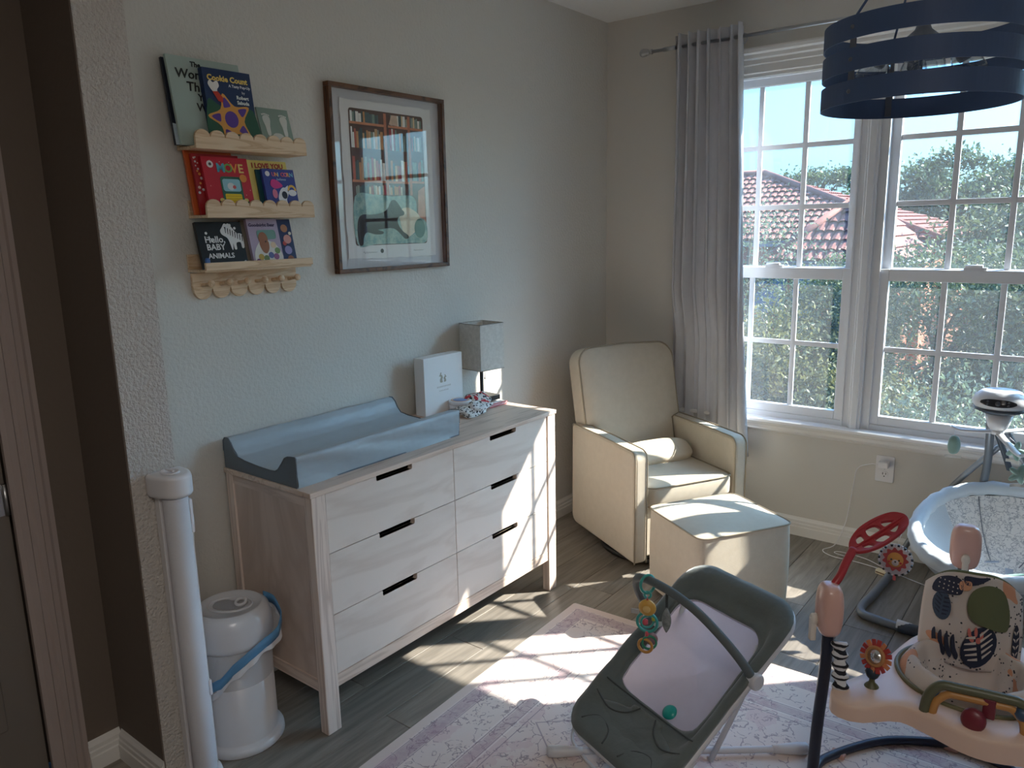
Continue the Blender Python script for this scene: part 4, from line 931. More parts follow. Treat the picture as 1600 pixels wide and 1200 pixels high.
def inr(v, lo, hi): return mth('MULTIPLY', mth('GREATER_THAN', v, lo), mth('LESS_THAN', v, hi))
base = mixc(noise(3.2, 5), srgb(228, 218, 210), srgb(216, 198, 194))
wob = noisec(19, .085)
ln = mth('LESS_THAN', mth('ABSOLUTE', mth('SUBTRACT', vor(15, wob, 'F1'), .33)), .022)       # curly rings
ln2 = mth('LESS_THAN', vor(11, wob), .022)                                                       # vines
ln3 = mth('LESS_THAN', mth('ABSOLUTE', mth('SUBTRACT', vor(34, wob, 'F1'), .28)), .045)      # little flowers
wear = mth('GREATER_THAN', noise(46, 3), .47)
lines = mth('MULTIPLY', mth('MAXIMUM', mth('MAXIMUM', ln, ln2), mth('MULTIPLY', ln3, mth('GREATER_THAN', noise(7, 2), .52))), wear)
col = mixc(mth('MULTIPLY', lines, .62), base, srgb(126, 106, 118))
pink = mth('MULTIPLY', mth('GREATER_THAN', noise(5.5, 4), .56), .38); col = mixc(pink, col, srgb(208, 176, 180))
band1 = inr(e, .045, .092); col = mixc(mth('MULTIPLY', band1, mth('ADD', mth('MULTIPLY', noise(60, 3), .7), .12)), col, srgb(150, 118, 138))
band2 = inr(e, .235, .268); col = mixc(mth('MULTIPLY', band2, mth('MULTIPLY', noise(60, 3), .65)), col, srgb(160, 124, 142))
for lo in (.040, .094, .228, .270, .30): col = mixc(mth('MULTIPLY', inr(e, lo, lo + .0035), .6), col, srgb(128, 106, 124))
for lo in (.222, .276): col = mixc(mth('MULTIPLY', inr(e, lo, lo + .004), .6), col, srgb(240, 232, 228))
col = mixc(inr(e, -1, .034), col, srgb(216, 200, 192))
med = mth('LESS_THAN', mth('ABSOLUTE', mth('SUBTRACT', mth('PINGPONG', mth('ADD', mth('ABSOLUTE', sp.outputs[0]), mth('MULTIPLY', mth('ABSOLUTE', sp.outputs[1]), 1.2)), .33), .16)), .004)
col = mixc(mth('MULTIPLY', mth('MULTIPLY', med, mth('GREATER_THAN', e, .31)), .55), col, srgb(130, 108, 126))
L.new(col, b.inputs['Base Color'])
bp = nt.nodes.new('ShaderNodeBump'); bp.inputs['Strength'].default_value = .4; bp.inputs['Distance'].default_value = .002; L.new(noise(500, 2), bp.inputs['Height']); L.new(bp.outputs[0], b.inputs['Normal'])
cx = Vector((math.cos(ra), math.sin(ra), 0)) * RW / 2 - Vector((-math.sin(ra), math.cos(ra), 0)) * RH_ / 2
MB().prism(rrect(-RW / 2, RW / 2, -RH_ / 2, RH_ / 2, .01, 3), 0, .007, 'z').build('area_rug', rm, loc=Vector((.650, -1.343, .0008)) + cx, rot=(0, 0, ra), weld=True, label='faded pink and cream floral area rug on the grey plank floor', cat='rug')
# ================================================================== BABY BOUNCER
M_char = mat('charcoal_fabric', srgb(106, 114, 111), .85, bump=(24, .5, .006), sheen=.3, var=(srgb(92, 100, 98), 9, .6), detail=3)
M_lmesh = mat('lilac_mesh', srgb(216, 210, 222), .8, bump=(420, .5, .001), sheen=.2, var=(srgb(206, 200, 213), 12, .6))
translucent(M_lmesh, .4)
M_gp = mat('light_grey_plastic', srgb(208, 208, 212), .35)
BH = Vector((1.333, -1.585, .472)); byaw, bp_, BL, BW = -.356, .596, .71, .44
bo = empty('baby_bouncer', (1.40, -1.98, .008), (0, 0, byaw), label='charcoal and lilac mesh baby bouncer on the rug', cat='baby bouncer')
bu = Vector((math.cos(byaw), math.sin(byaw), 0)); bvh = Vector((-math.sin(byaw), math.cos(byaw), 0))
bv = bvh * math.cos(bp_) + Vector((0, 0, 1)) * math.sin(bp_); bn = bu.cross(bv)
Mi = Matrix.Translation(bo.location) @ Matrix.Rotation(byaw, 4, 'Z'); Mi = Mi.inverted()
def BP(s, v, h=0):          # s across (0..BW), v down from the head, h out of the seat plane; result in the bouncer's space
    return Mi @ (BH + bu * s - bv * v + bn * h)
def outline_r(s0, s1, v0, v1, r, n=8): return rrect(s0, s1, v0, v1, r, n)
def sag(s, v):              # hollow of the seat
    x = (s / BW - .5) * 2; y = (v / BL - .5) * 2
    h = -.055 * max(0, 1 - x * x) ** .7 * max(0, 1 - abs(y) ** 2.4) * (1 + .5 * y)
    return h
def foot(v): return -.10 * max(0, (v - .52) / .19) ** 2 * 0 + .0
outer = outline_r(0, BW, 0, BL, .085)
inner = [(a, b_ if b_ < .45 else .505 - (.505 - b_) * .5) for a, b_ in outline_r(.045, BW - .045, .120, .505, .075)]
def ring_surface(A, B, m, hf, name, matl, solid=.012, k2=None):
    n = len(A); vs = []; fs = []
    for j in range(m + 1):
        t = j / m
        for (a0, a1), (b0, b1) in zip(A, B):
            s, v = a0 + (b0 - a0) * t, a1 + (b1 - a1) * t; vs.append(BP(s, v, hf(s, v, t)))
    for j in range(m):
        for i in range(n): k = (i + 1) % n; fs.append((j * n + i, j * n + k, (j + 1) * n + k, (j + 1) * n + i))
    return MB().add(vs, fs, True).build(name, matl, bo, solid=solid)
def resample(poly, n):
    P = [Vector((*p, 0)) for p in poly]; P.append(P[0]); L_ = [0]
    for a, b_ in zip(P, P[1:]): L_.append(L_[-1] + (b_ - a).length)
    out = []; j = 0
    for i in range(n):
        d = L_[-1] * i / n
        while L_[j + 1] < d: j += 1
        q = P[j].lerp(P[j + 1], (d - L_[j]) / max(1e-9, L_[j + 1] - L_[j])); out.append((q.x, q.y))
    return out
# rays from the middle keep both rings matched
def polar(poly, c, n):
    out = []
    for i in range(n):
        a = 2 * PI * i / n; d = Vector((math.cos(a), math.sin(a))); best = None
        for p, q in zip(poly, poly[1:] + poly[:1]):
            p_, q_ = Vector(p) - Vector(c), Vector(q) - Vector(c); e_ = q_ - p_; den = d.x * e_.y - d.y * e_.x
            if abs(den) < 1e-12: continue
            t = (p_.x * e_.y - p_.y * e_.x) / den; u = (p_.x * d.y - p_.y * d.x) / den
            if t > 0 and -1e-6 <= u <= 1 + 1e-6: best = t if best is None else max(best, t)
        out.append((c[0] + d.x * best, c[1] + d.y * best))
    return out
cc = (BW / 2, .32); A_ = polar(outer, cc, 112); B_ = polar(inner, cc, 112)
ring_surface(A_, B_, 8, lambda s, v, t: sag(s, v) * .8 + .012 * math.sin(PI * min(1, t * 1.6)) + .004 * mnoise.noise(Vector((s * 22, v * 14, 0))), 'fabric_surround', M_char, .016)
vs = []; m_ = 14
for j in range(m_ + 1):
    t = j / m_
    for (a0, a1) in B_: s, v = cc[0] + (a0 - cc[0]) * (1 - t) * 1.03, cc[1] + (a1 - cc[1]) * (1 - t) * 1.03; vs.append(BP(s, v, sag(s, v) * (.8 + .25 * t) - .003 - .022 * t))
n_ = len(B_); fs = [(j * n_ + i, j * n_ + (i + 1) % n_, (j + 1) * n_ + (i + 1) % n_, (j + 1) * n_ + i) for j in range(m_) for i in range(n_)]
MB().add(vs, fs, True).build('mesh_seat', M_lmesh, bo)
MB().tube([BP(a, b_, sag(a, b_) * .8 + .006) for a, b_ in B_], .0045, 6, closed=True).build('mesh_binding', mat('lilac_binding', srgb(196, 190, 204), .8), bo)
MB().tube([BP(a, b_, -.008) for a, b_ in outline_r(.004, BW - .004, .004, BL - .004, .085)], .011, 8, closed=True).build('seat_frame', M_gp, bo)
# crotch panel and stitched pockets at the foot end
def seam(pts, r=.0026, mt=None): MB().tube([BP(s, v, sag(s, v) * .8 + .0265) for s, v, _ in smooth_path([(a, b_, 0) for a, b_ in pts], 6)], r, 6).build('seam', mt or mat('charcoal_seam', srgb(78, 84, 83), .8), bo)
def panel(poly, name, lift=.016, solid=.006):
    c0 = (sum(p[0] for p in poly) / len(poly), sum(p[1] for p in poly) / len(poly)); n = len(poly); vs = []
    for j in range(7):
        t = 1 - j / 6.5
        for a, b_ in poly: s, v = c0[0] + (a - c0[0]) * t, c0[1] + (b_ - c0[1]) * t; vs.append(BP(s, v, sag(s, v) * .8 + lift + .008 * (1 - t)))
    fs = [(j * n + i, j * n + (i + 1) % n, (j + 1) * n + (i + 1) % n, (j + 1) * n + i) for j in range(6) for i in range(n)] + [tuple(6 * n + i for i in range(n))]
    MB().add(vs, fs, True).build(name, M_char, bo, solid=solid)
panel(smooth2([(.165, .525), (.275, .525), (.29, .545), (.34, .56), (.40, .60), (.36, .66), (.22, .675), (.08, .66), (.04, .60), (.10, .56), (.15, .545)], 4), 'leg_panel')
seam([(.03, .565), (.10, .585), (.155, .565), (.185, .525)]); seam([(.41, .565), (.34, .585), (.285, .565), (.255, .525)])
seam([(.06, .665), (.10, .625), (.16, .64), (.185, .685)]); seam([(.38, .665), (.34, .625), (.28, .64), (.255, .685)]); seam([(.02, .515), (.22, .512), (.42, .515)])
# toy bar
bar = [(.0, 0), (.004, .09), (.015, .16), (.055, .225), (.12, .252), (.22, .255), (.31, .225), (.375, .16), (.42, .08), (.44, .0)]
MB().tube(smooth_path([BP(s, .262 - .02 * (h / .25), h) for s, h in bar], 6), .0135, 14).build('toy_bar', mat('grey_fabric_tube', srgb(98, 106, 106), .8, bump=(200, .3, .001)), bo)
for s in (-.004, BW + .004):
    hm = Matrix.Translation(BP(s, .262, -.004)) @ Matrix.Rotation(PI / 2, 4, 'Y')
    MB().lathe([(0, -.017), (.022, -.017), (.026, -.012), (.026, .012), (.022, .017), (0, .017)], 24, m=hm).build('bar_hinge', M_gp, bo, bevel=.002)
# X shaped base
def W2B(p): return Mi @ Vector(p)
for k, (p, q, r_) in enumerate((((1.137, -2.238, .028), (1.50, -1.965, .026), (1.782, -1.743, .026)), ((1.655, -2.43, .028), (1.44, -2.08, .026), (1.235, -1.63, .026)))):
    MB().tube(smooth_path([W2B(p), W2B((Vector(p) + Vector(q)) / 2 + Vector((0, 0, .002))), W2B(q), W2B(r_)], 5), .0105, 10).build('base_rail', M_gp, bo)
    for e, o_ in ((p, q), (r_, q)):
        d_ = (Vector(o_) - Vector(e)).normalized()
        e = Vector(e)
        MB().tube([W2B(e - d_ * .002), W2B(e + d_ * .004), W2B(e + d_ * .03), W2B(e + d_ * .085), W2B(e + d_ * .11)], [.012, .0185, .0195, .0150, .0125], 14).build('foot', M_gp, bo)
for s in (.06, BW - .06):
    MB().tube([BP(s, .60, -.01), BP(s, .50, -.07), W2B((1.44 + (s - .22) * .5, -2.06, .03))], .009, 8).build('support_arm', M_gp, bo)
    MB().tube([BP(s, .16, -.012), BP(s, .30, -.10), W2B((1.50 + (s - .22) * .4, -1.98, .03))], .009, 8).build('support_arm', M_gp, bo)
MB().tube(smooth_path([BP(.0, .55, -.02), BP(.02, .70, -.035), BP(.10, .745, -.04), BP(.34, .745, -.04), BP(.42, .70, -.035), BP(.44, .55, -.02)], 6), .0055, 8).build('foot_wire', M_gp, bo)
MB().prism([(0, 0), (.042, 0), (.042, .062), (0, .062)], 0, .002, 'y', m=Matrix.Translation(BP(.018, .285, .012)) @ Matrix(((1, 0, 0), (0, 0, 1), (0, -1, 0))).to_4x4() @ Matrix.Rotation(.2, 4, 'X')).build('care_tag', mat('tag_white', srgb(190, 190, 188), .7), bo, label='white printed care tag')
# hanging rattle (things hanging from the toy bar)
M_tealp = mat('teal_plastic', srgb(70, 168, 158), .3); M_ylw = mat('honey_plastic', srgb(222, 172, 84), .4); M_pink = mat('pink_plastic', srgb(222, 92, 104), .35)
def BWp(s, v, h): return BH + bu * s - bv * v + bn * h
hp = BWp(.120, .245, .252)
ra_ = empty('hanging_rattle', hp, (0, 0, .3), label='teal and honey coloured ring rattle with a round yellow bead hanging from the bouncer bar', cat='rattle')
def ringp(c, r, rr, matl, name, sx=1, tilt=0, seg=28, arc=1.0, parent=None, ax='XZ'):
    pts = []
    for k in range(int(seg * arc) + (0 if arc == 1 else 1)):
        a = 2 * PI * k / seg; p = Vector((r * math.cos(a) * sx, 0, r * math.sin(a)))
        pts.append(Matrix.Rotation(tilt, 3, 'Z') @ p + Vector(c))
    return MB().tube(pts, rr, 8, closed=arc == 1).build(name, matl, parent or ra_)
ringp((0, 0, -.012), .030, .0048, M_tealp, 'clip_ring', tilt=.6, sx=.8)
ringp((0, 0, -.048), .010, .004, M_tealp, 'small_link', tilt=0)
MB().tube([(0, 0, -.055), (0, 0, -.066)], .004, 8).build('link', M_pink, ra_)
fc = MB().lathe([(0, -.012), (.016, -.011), (.026, -.005), (.028, 0), (.026, .005), (.016, .011), (0, .013)], 26, m=Matrix.Translation((0, 0, -.092)) @ Matrix.Rotation(PI / 2, 4, 'X')); fc.build('round_bead', M_ylw, ra_)
MB().lathe([(0, 0), (.012, 0), (.010, .003), (0, .004)], 18, m=Matrix.Translation((0, -.0125, -.092)) @ Matrix.Rotation(PI / 2, 4, 'X')).build('centre_button', mat('honey_light', srgb(236, 200, 130), .4), ra_)
ringp((0, 0, -.142), .032, .0048, M_tealp, 'rattle_ring'); ringp((0, .003, -.142), .020, .0035, M_tealp, 'inner_ring', tilt=.4)
MB().lathe([(0, -.012), (.009, -.006), (.009, .006), (0, .012)], 12, (-.006, 0, -.142)).build('pink_bead', M_pink, ra_)
MB().lathe([(0, -.008), (.006, -.004), (.006, .004), (0, .008)], 12, (.020, .0, -.128)).build('yellow_bead', mat('lime_plastic', srgb(190, 190, 70), .4), ra_)
MB().tube([(0, 0, -.172), (0, 0, -.192)], .006, 8).build('link', M_pink, ra_)
MB().lathe([(0, -.002), (.022, -.002), (.022, .002), (0, .002)], 22, m=Matrix.Translation((.012, .006, -.200)) @ Matrix.Rotation(PI / 2, 4, 'X')).build('mirror_disc', mat('mauve_plastic', srgb(160, 130, 140), .25), ra_)
ringp((.008, 0, -.212), .022, .004, mat('green_plastic', srgb(60, 150, 120), .35), 'green_ring', tilt=.3); ringp((-.004, -.005, -.222), .022, .0048, mat('amber_plastic', srgb(206, 150, 80), .35), 'amber_ring', tilt=-.1)
MB().box(-.052, -.026, -.001, .001, -.118, -.102).build('cloth_tag', mat('tag_white', srgb(190, 190, 188), .7), ra_)
lf = BWp(.205, .245, .248)
le = empty('hanging_leaf_toy', lf, (0, 0, .2), label='grey leaf shaped soft toy hanging on a strap from the bouncer bar', cat='toy')
MB().box(-.004, .004, -.001, .001, -.052, .0).build('strap', mat('dark_strap', srgb(60, 66, 66), .8), le)
MB().grid(lambda u, v: Vector((.015 * math.sin(PI * v) ** .8 * math.cos(2 * PI * u), .008 * math.sin(PI * v) ** .8 * math.sin(2 * PI * u), -.052 - .085 * v)), 16, 14, closeu=True).build('leaf', mat('leaf_grey', srgb(150, 156, 156), .7, var=(srgb(110, 118, 118), 40, .2)), le)
rb = BWp(.265, .478, sag(.265, .478) * .85 + .003)
MB().lathe([(0, 0), (.012, .001), (.021, .006), (.024, .012), (.021, .018), (.010, .022), (0, .021)], 24).build('teal_disc', mat('teal_rubber', srgb(30, 160, 150), .3), loc=rb + bn * .002, rot=(bn.to_track_quat('Z', 'Y')).to_euler(), label='round teal rubber teether lying in the bouncer seat', cat='teether')
# ================================================================== ACTIVITY JUMPER
T1, T2, T3 = Vector((1.855, -1.89, 0)), Vector((2.09, -1.205, 0)), Vector((2.57, -1.75, 0))
JC = Vector((2.19, -1.69, .008))
ju = empty('activity_jumper', JC, label='beige and navy standing baby jumper with a leaf print seat at the right', cat='baby jumper')
def J(p): return Vector(p) - JC
M_nvp = mat('navy_tube', srgb(36, 42, 58), .35); M_blush = mat('blush_plastic', srgb(222, 178, 164), .28, coat=.2); M_beige = mat('beige_plastic', srgb(228, 198, 178), .38)
M_redp = mat('coral_red_plastic', srgb(172, 48, 54), .35); M_creamp = mat('cream_knob', srgb(226, 218, 206), .35)
foot_tb = smooth_path([T1 + Vector((-.02, .03, .022)), (1.835, -1.76, .022), (1.945, -1.578, .022), (2.07, -1.485, .022), (2.16, -1.458, .022), (2.27, -1.47, .022), (2.42, -1.55, .022), (2.53, -1.65, .022), T3 + Vector((0, 0.02, .022))], 6)
MB().tube([J(p) for p in foot_tb], .0135, 12).build('base_tube', M_nvp, ju)
MB().tube([J(p) for p in smooth_path([T1 + Vector((-.02, -.01, .022)), (1.88, -2.05, .022), (2.02, -2.2, .022), (2.24, -2.26, .022), (2.45, -2.15, .022), (2.56, -1.95, .022), T3 + Vector((0, -.02, .022))], 6)], .0135, 12).build('base_tube', M_nvp, ju)
MB().tube([J(p) for p in smooth_path([T2 + Vector((0, 0, .022)), (2.12, -1.33, .022), (2.16, -1.455, .022)], 6)], .0135, 12).build('base_tube', M_nvp, ju)
for p in ((1.862, -1.70, 0), (2.135, -1.462, 0), (2.50, -1.615, 0), (2.05, -2.21, 0), (2.45, -2.14, 0)):
    MB().cbox(J((p[0], p[1], .0165)), (.042, .03, .015)).build('rubber_foot', mat('foot_pink', srgb(196, 150, 136), .5), ju, bevel=.004)
for T, b0 in ((T1, Vector((-.022, .02, 0))), (T2, Vector((0, .0, 0))), (T3, Vector((.0, .0, 0)))):
    d = (T - Vector((JC.x, JC.y, 0))).normalized(); ang = math.atan2(d.y, d.x)
    MB().tube(smooth_path([J(T + b0 + Vector((0, 0, .012))), J(T + b0 * .7 + Vector((0, 0, .2))), J(T + Vector((0, 0, .42))), J(T + Vector((0, 0, .56)))], 5), .0165, 14, flat=(1, .8)).build('leg', M_nvp, ju)
    Mt = Matrix.Translation(J(T)) @ Matrix.Rotation(ang, 4, 'Z')
    def capf(u, v):
        a = 2 * PI * u; b = (v - .5) * PI; e = .5
        f = lambda x, e=e: math.copysign(abs(x) ** e, x)
        return Mt @ Vector((.034 * f(math.cos(a), .7) * f(math.cos(b)), .045 * f(math.sin(a), .7) * f(math.cos(b)), .585 + .075 * f(math.sin(b), .75)))
    kd = Vector((-.80, -.60, 0)) if T is T1 else -d
    Mk = Matrix.Translation(J(T)) @ Matrix.Rotation(math.atan2(-kd.y, -kd.x), 4, 'Z')
    c_ = MB().grid(capf, 28, 18, closeu=True).build('tower_cap', M_blush, ju)
    MB().lathe([(0, 0), (.013, 0), (.013, .012), (.010, .016), (0, .016)], 16, m=Mk @ Matrix.Translation((-.034, 0, .555)) @ Matrix.Rotation(-PI / 2, 4, 'Y'), sx=1.3).build('strap_knob', M_creamp, c_)
    MB().box(-.052, -.034, -.009, .009, .492, .560, Mk).build('strap_clip', M_creamp, c_, bevel=.004)
    # concertina sleeve
    zm = bpy.data.materials.get('zebra_sleeve')
    if zm is None:
        zm = bpy.data.materials.new('zebra_sleeve'); zm.use_nodes = True; q = zm.node_tree; bb = q.nodes['Principled BSDF']; bb.inputs['Roughness'].default_value = .8
        tcx = q.nodes.new('ShaderNodeTexCoord'); wv = q.nodes.new('ShaderNodeTexWave'); wv.bands_direction = 'Z'; wv.inputs['Scale'].default_value = 19; wv.inputs['Distortion'].default_value = 3.5; wv.inputs['Detail Scale'].default_value = 1.2
        cr = q.nodes.new('ShaderNodeValToRGB'); cr.color_ramp.interpolation = 'CONSTANT'; cr.color_ramp.elements[0].color = (*srgb(24, 26, 34), 1); cr.color_ramp.elements[1].color = (*srgb(214, 214, 216), 1); cr.color_ramp.elements[1].position = .47
        q.links.new(tcx.outputs['Object'], wv.inputs[0]); q.links.new(wv.outputs['Fac'], cr.inputs[0]); q.links.new(cr.outputs[0], bb.inputs['Base Color'])
    p0 = T - d * .050 + Vector((0, 0, .50)); p1 = T - d * .078 + Vector((0, 0, .385)); N = 30
    if T is T1: p1 = Vector((1.915, -1.955, .378)); p0 = T1 + Vector((.036, -.015, .505))
    if T is T3: p1 = Vector((2.49, -1.79, .378))
    if T is T2: p1 = Vector((2.12, -1.36, .378))
    MB().tube([J(p0.lerp(p1, k / N)) for k in range(N + 1)], [.019 + .0045 * math.sin(k * 2 * PI / 6) for k in range(N + 1)], 14).build('spring_sleeve', zm, ju)
# tray
zt = .395
ol = [(1.898, -1.995), (1.925, -2.018), (1.96, -2.018), (1.992, -2.002), (2.03, -1.962), (2.068, -1.938), (2.135, -1.950), (2.207, -1.968), (2.272, -1.962), (2.335, -1.935), (2.42, -1.90), (2.49, -1.875), (2.535, -1.83), (2.53, -1.77), (2.48, -1.70), (2.42, -1.60), (2.38, -1.50), (2.30, -1.43), (2.21, -1.39), (2.14, -1.32), (2.09, -1.31), (2.06, -1.36), (2.05, -1.45), (2.01, -1.56), (1.985, -1.68), (1.96, -1.80), (1.925, -1.88), (1.893, -1.94)]
ol = smooth2(ol, 3); HC = Vector((2.185, -1.70)); HR = .172
inn = [(HC.x + HR * math.cos(a) * 1.04, HC.y + HR * math.sin(a)) for a in [2 * PI * k / 120 for k in range(120)]]
oo = polar(ol, (HC.x, HC.y), 120)
vs = []; fs = []; n_ = 120
prof_t = [(1, -.045), (1.0, -.012), (.985, -.003), (.95, 0), (.5, .002), (.06, .001), (.0, -.004), (.0, -.03)]
for f_, dz in prof_t:
    for (a0, a1), (b0, b1) in zip(oo, inn):
        z_ = dz
        if f_ == 1 and dz == -.045: z_ = -.045 - .014 * max(0, min(1, (a0 - 2.0) * 4))
        vs.append(J((b0 + (a0 - b0) * f_, b1 + (a1 - b1) * f_, zt + z_)))
for j in range(len(prof_t) - 1):
    for i in range(n_): k = (i + 1) % n_; fs.append((j * n_ + i, j * n_ + k, (j + 1) * n_ + k, (j + 1) * n_ + i))
MB().add(vs, fs, True).build('tray', M_beige, ju)
MB().tube([J((HC.x + (HR + .002) * 1.04 * math.cos(a), HC.y + (HR + .002) * math.sin(a), zt + .002)) for a in [2 * PI * k / 60 for k in range(60)]], .007, 8, closed=True).build('seat_ring', mat('olive_ring', srgb(110, 104, 72), .5), ju)
# printed seat
pm_ = bpy.data.materials.new('leaf_print_cotton'); pm_.use_nodes = True; nt = pm_.node_tree; L = nt.links; b = nt.nodes['Principled BSDF']; b.inputs['Roughness'].default_value = .85
tc = nt.nodes.new('ShaderNodeTexCoord')
vcol = mixc(mth('LESS_THAN', vor(85, tc.outputs['Object'], 'F1'), .26), srgb(206, 196, 188), srgb(52, 54, 62))
vcol = mixc(mth('LESS_THAN', noise(9, 1), .53), vcol, srgb(208, 196, 186))
vcol = mixc(mth('GREATER_THAN', noise(7.5, 1, .3), .62), vcol, srgb(208, 150, 118))
L.new(vcol, b.inputs['Base Color'])
M_print = pm_; M_pnavy = mat('print_navy', srgb(42, 48, 68), .85); M_polive = mat('print_olive', srgb(98, 104, 72), .85); M_pcoral = mat('print_coral', srgb(206, 116, 104), .85); M_pblue = mat('print_slate', srgb(62, 78, 98), .85); M_pcream = mat('print_cream', srgb(206, 196, 186), .85); M_ppeach = mat('print_peach', srgb(206, 152, 118), .85)
def seatf(u, v):      # rounded cuff between the ring and the opening
    a = 2 * PI * u; r = HR * (.97 - .45 * v); z = zt + .004 + .040 * math.sin(PI * min(1, v * 1.25)) - .16 * max(0, v - .55) ** 1.2 * 2
    r += .004 * math.sin(12 * a) * v
    return J((HC.x + r * 1.04 * math.cos(a), HC.y + r * math.sin(a), z))
MB().grid(seatf, 80, 16, closeu=True).build('seat_cuff', M_print, ju)
SB = Vector((2.165, -1.585, zt)); vx = Vector((.985, .17, 0)); vx.normalize(); vz = Vector((-.03, .12, 1)).normalized(); vn = vx.cross(vz)   # vn towards the child's front (-y)
if vn.y > 0: vn = -vn
def back_pt(x, z, off=0):   # x across -1..1, z 0..1 up
    w = .122 * (1 - .16 * z ** 3) ; ztop = .272
    zz = -.02 + z * ztop
    curve = -.055 * x * x + .018 * math.sin(PI * z)
    return J(SB + vx * (x * w) + vz * zz - vn * (curve) * -1 + vn * (off + .02 * (1 - x * x)))
def rr_shape(u, v, off=0, thick=1):
    x = u * 2 - 1; top = (1 - abs(x) ** 3.2 * .22)
    return back_pt(x, v * top, off)
MB().grid(lambda u, v: rr_shape(u, v), 30, 24).build('seat_back', M_print, ju, solid=.022, off=1 if False else 0)
ed = [rr_shape(0, k / 10) for k in range(11)] + [rr_shape(k / 30, 1) for k in range(1, 31)] + [rr_shape(1, 1 - k / 10) for k in range(1, 11)]
MB().tube(ed, .0075, 8).build('seat_piping', M_polive, ju)
def decal(poly, matl, name, off=.020, lift=0, par=None):
    """flat print wrapped on the seat back; poly in (x -1..1, z 0..1)"""
    bm = bmesh.new(); vv = [bm.verts.new((a, b_, 0)) for a, b_ in poly]; bm.faces.new(vv)
    bmesh.ops.triangulate(bm, faces=bm.faces[:]); bmesh.ops.subdivide_edges(bm, edges=bm.edges[:], cuts=2, use_grid_fill=False); bmesh.ops.triangulate(bm, faces=bm.faces[:])
    vs = [back_pt(v.co.x, v.co.y, off + lift) for v in bm.verts]; fs = [[v.index for v in f.verts] for f in bm.faces]; bm.verts.index_update()
    fs = [[v.index for v in f.verts] for f in bm.faces]; bm.free()
    return MB().add(vs, fs, True).build(name, matl, par or ju)
def leaf(cx, cy, rx, ry, rot, m1, m2, n=5, mid=True):
    decal(ell(cx, cy, rx, ry, 20, rot), m1, 'printed_leaf')
    c, s_ = math.cos(rot), math.sin(rot)
    def T(x, y): return (cx + x * c - y * s_, cy + x * s_ + y * c)
    for k in range(n):
        t = -.72 + 1.44 * (k + .5) / n; hw = rx * math.sqrt(max(0, 1 - t * t)) * .80
        for sx in (-1, 1):
            q = [T(sx * rx * .12, ry * t - ry * .05), T(sx * hw, ry * (t + .14)), T(sx * hw * .95, ry * (t + .20)), T(sx * rx * .12, ry * (t + .10))]
            decal(q if sx > 0 else q[::-1], m2, 'leaf_stripe', lift=.0012)
leaf(.16, .27, .37, .22, .3, M_pnavy, M_pcream)
pat = decal(smooth2([(-.14, .70), (-.04, .86), (.30, .93), (.64, .87), (.76, .68), (.74, .50), (.62, .46), (.30, .50), (-.02, .56)], 4), M_polive, 'head_patch', lift=.004)
leaf(-.66, .62, .20, .15, -.1, M_pblue, M_pnavy, 5)
decal(smooth2([(-.9, .74), (-.55, .76), (-.28, .80), (-.30, .93), (-.55, .95), (-.84, .88)], 4), M_pnavy, 'printed_shape')
for k in range(5):
    for j in range(3): decal(ell(-.78 + k * .1, .80 + j * .045, .016, .008, 6), M_pcream, 'printed_dot', lift=.0012)
for k in range(4):
    x0 = -.74 + k * .13
    decal(smooth2([(x0 - .06, .30), (x0 - .02, .16), (x0 + .08, .08), (x0 + .12, .14), (x0 + .05, .22), (x0 + .0, .36)], 3), M_pnavy, 'printed_frond')
for k, (x, z, r_) in enumerate(((-.05, .42, .5), (.08, .44, .2), (.2, .40, -.3), (.0, .36, 1.2), (.14, .35, 1.6))): decal(ell(x, z, .035, .055, 12, r_), M_pcoral, 'printed_sprig')
decal(smooth2([(-.2, .90), (.1, .93), (.35, 1.0), (.1, .995), (-.25, .985)], 4), M_pnavy, 'printed_shape'); decal(smooth2([(-.32, .84), (-.1, .86), (-.1, .94), (-.34, .92)], 4), M_ppeach, 'printed_shape')
leaf(.92, .30, .08, .22, 0, M_pnavy, M_pcream, 4)
# rainbow bar with toys
def arch(p0, p1, h, r, matl, name, par=ju, off=0):
    p0, p1 = Vector(p0), Vector(p1); dd = (p1 - p0)
    pts = [p0 + dd * off + Vector((0, 0, 0)), p0 + dd * (off + .03) + Vector((0, 0, h * .55)), p0 + dd * (off + .13) + Vector((0, 0, h * .95)), p0 + dd * .3 + Vector((0, 0, h)), p0 + dd * .7 + Vector((0, 0, h)), p0 + dd * (.87 - off) + Vector((0, 0, h * .95)), p0 + dd * (.97 - off) + Vector((0, 0, h * .55)), p0 + dd * (1 - off)]
    return MB().tube([J(p) for p in smooth_path(pts, 6)], r, 12).build(name, matl, par)
ar = arch((2.112, -1.925, zt - .002), (2.345, -1.885, zt - .002), .085, .0125, mat('olive_plastic', srgb(96, 98, 74), .4), 'toy_arch')
arch((2.112, -1.925, zt - .002), (2.345, -1.885, zt - .002), .064, .0105, mat('mustard_plastic', srgb(196, 142, 82), .4), 'toy_arch_inner', off=.075)
MB().box(-.014, .014, -.012, .012, -.042, .012, Matrix.Translation(J((2.250, -1.900, zt + .064)))).build('red_clip', mat('berry_plastic', srgb(120, 44, 56), .35), ju, bevel=.004)
MB().lathe([(0, -.013), (.022, -.013), (.028, -.006), (.028, .006), (.022, .013), (0, .013)], 24, m=Matrix.Translation(J((2.222, -1.93, zt + .020))) @ Matrix.Rotation(PI / 2 - .2, 4, 'X')).build('red_spinner', MATS['berry_plastic'], ju)
MB().lathe([(0, -.018), (.012, -.014), (.019, 0), (.012, .014), (0, .018)], 20, J((2.318, -1.893, zt + .055))).build('blue_bead', mat('blue_bead', srgb(60, 84, 110), .35), ju)
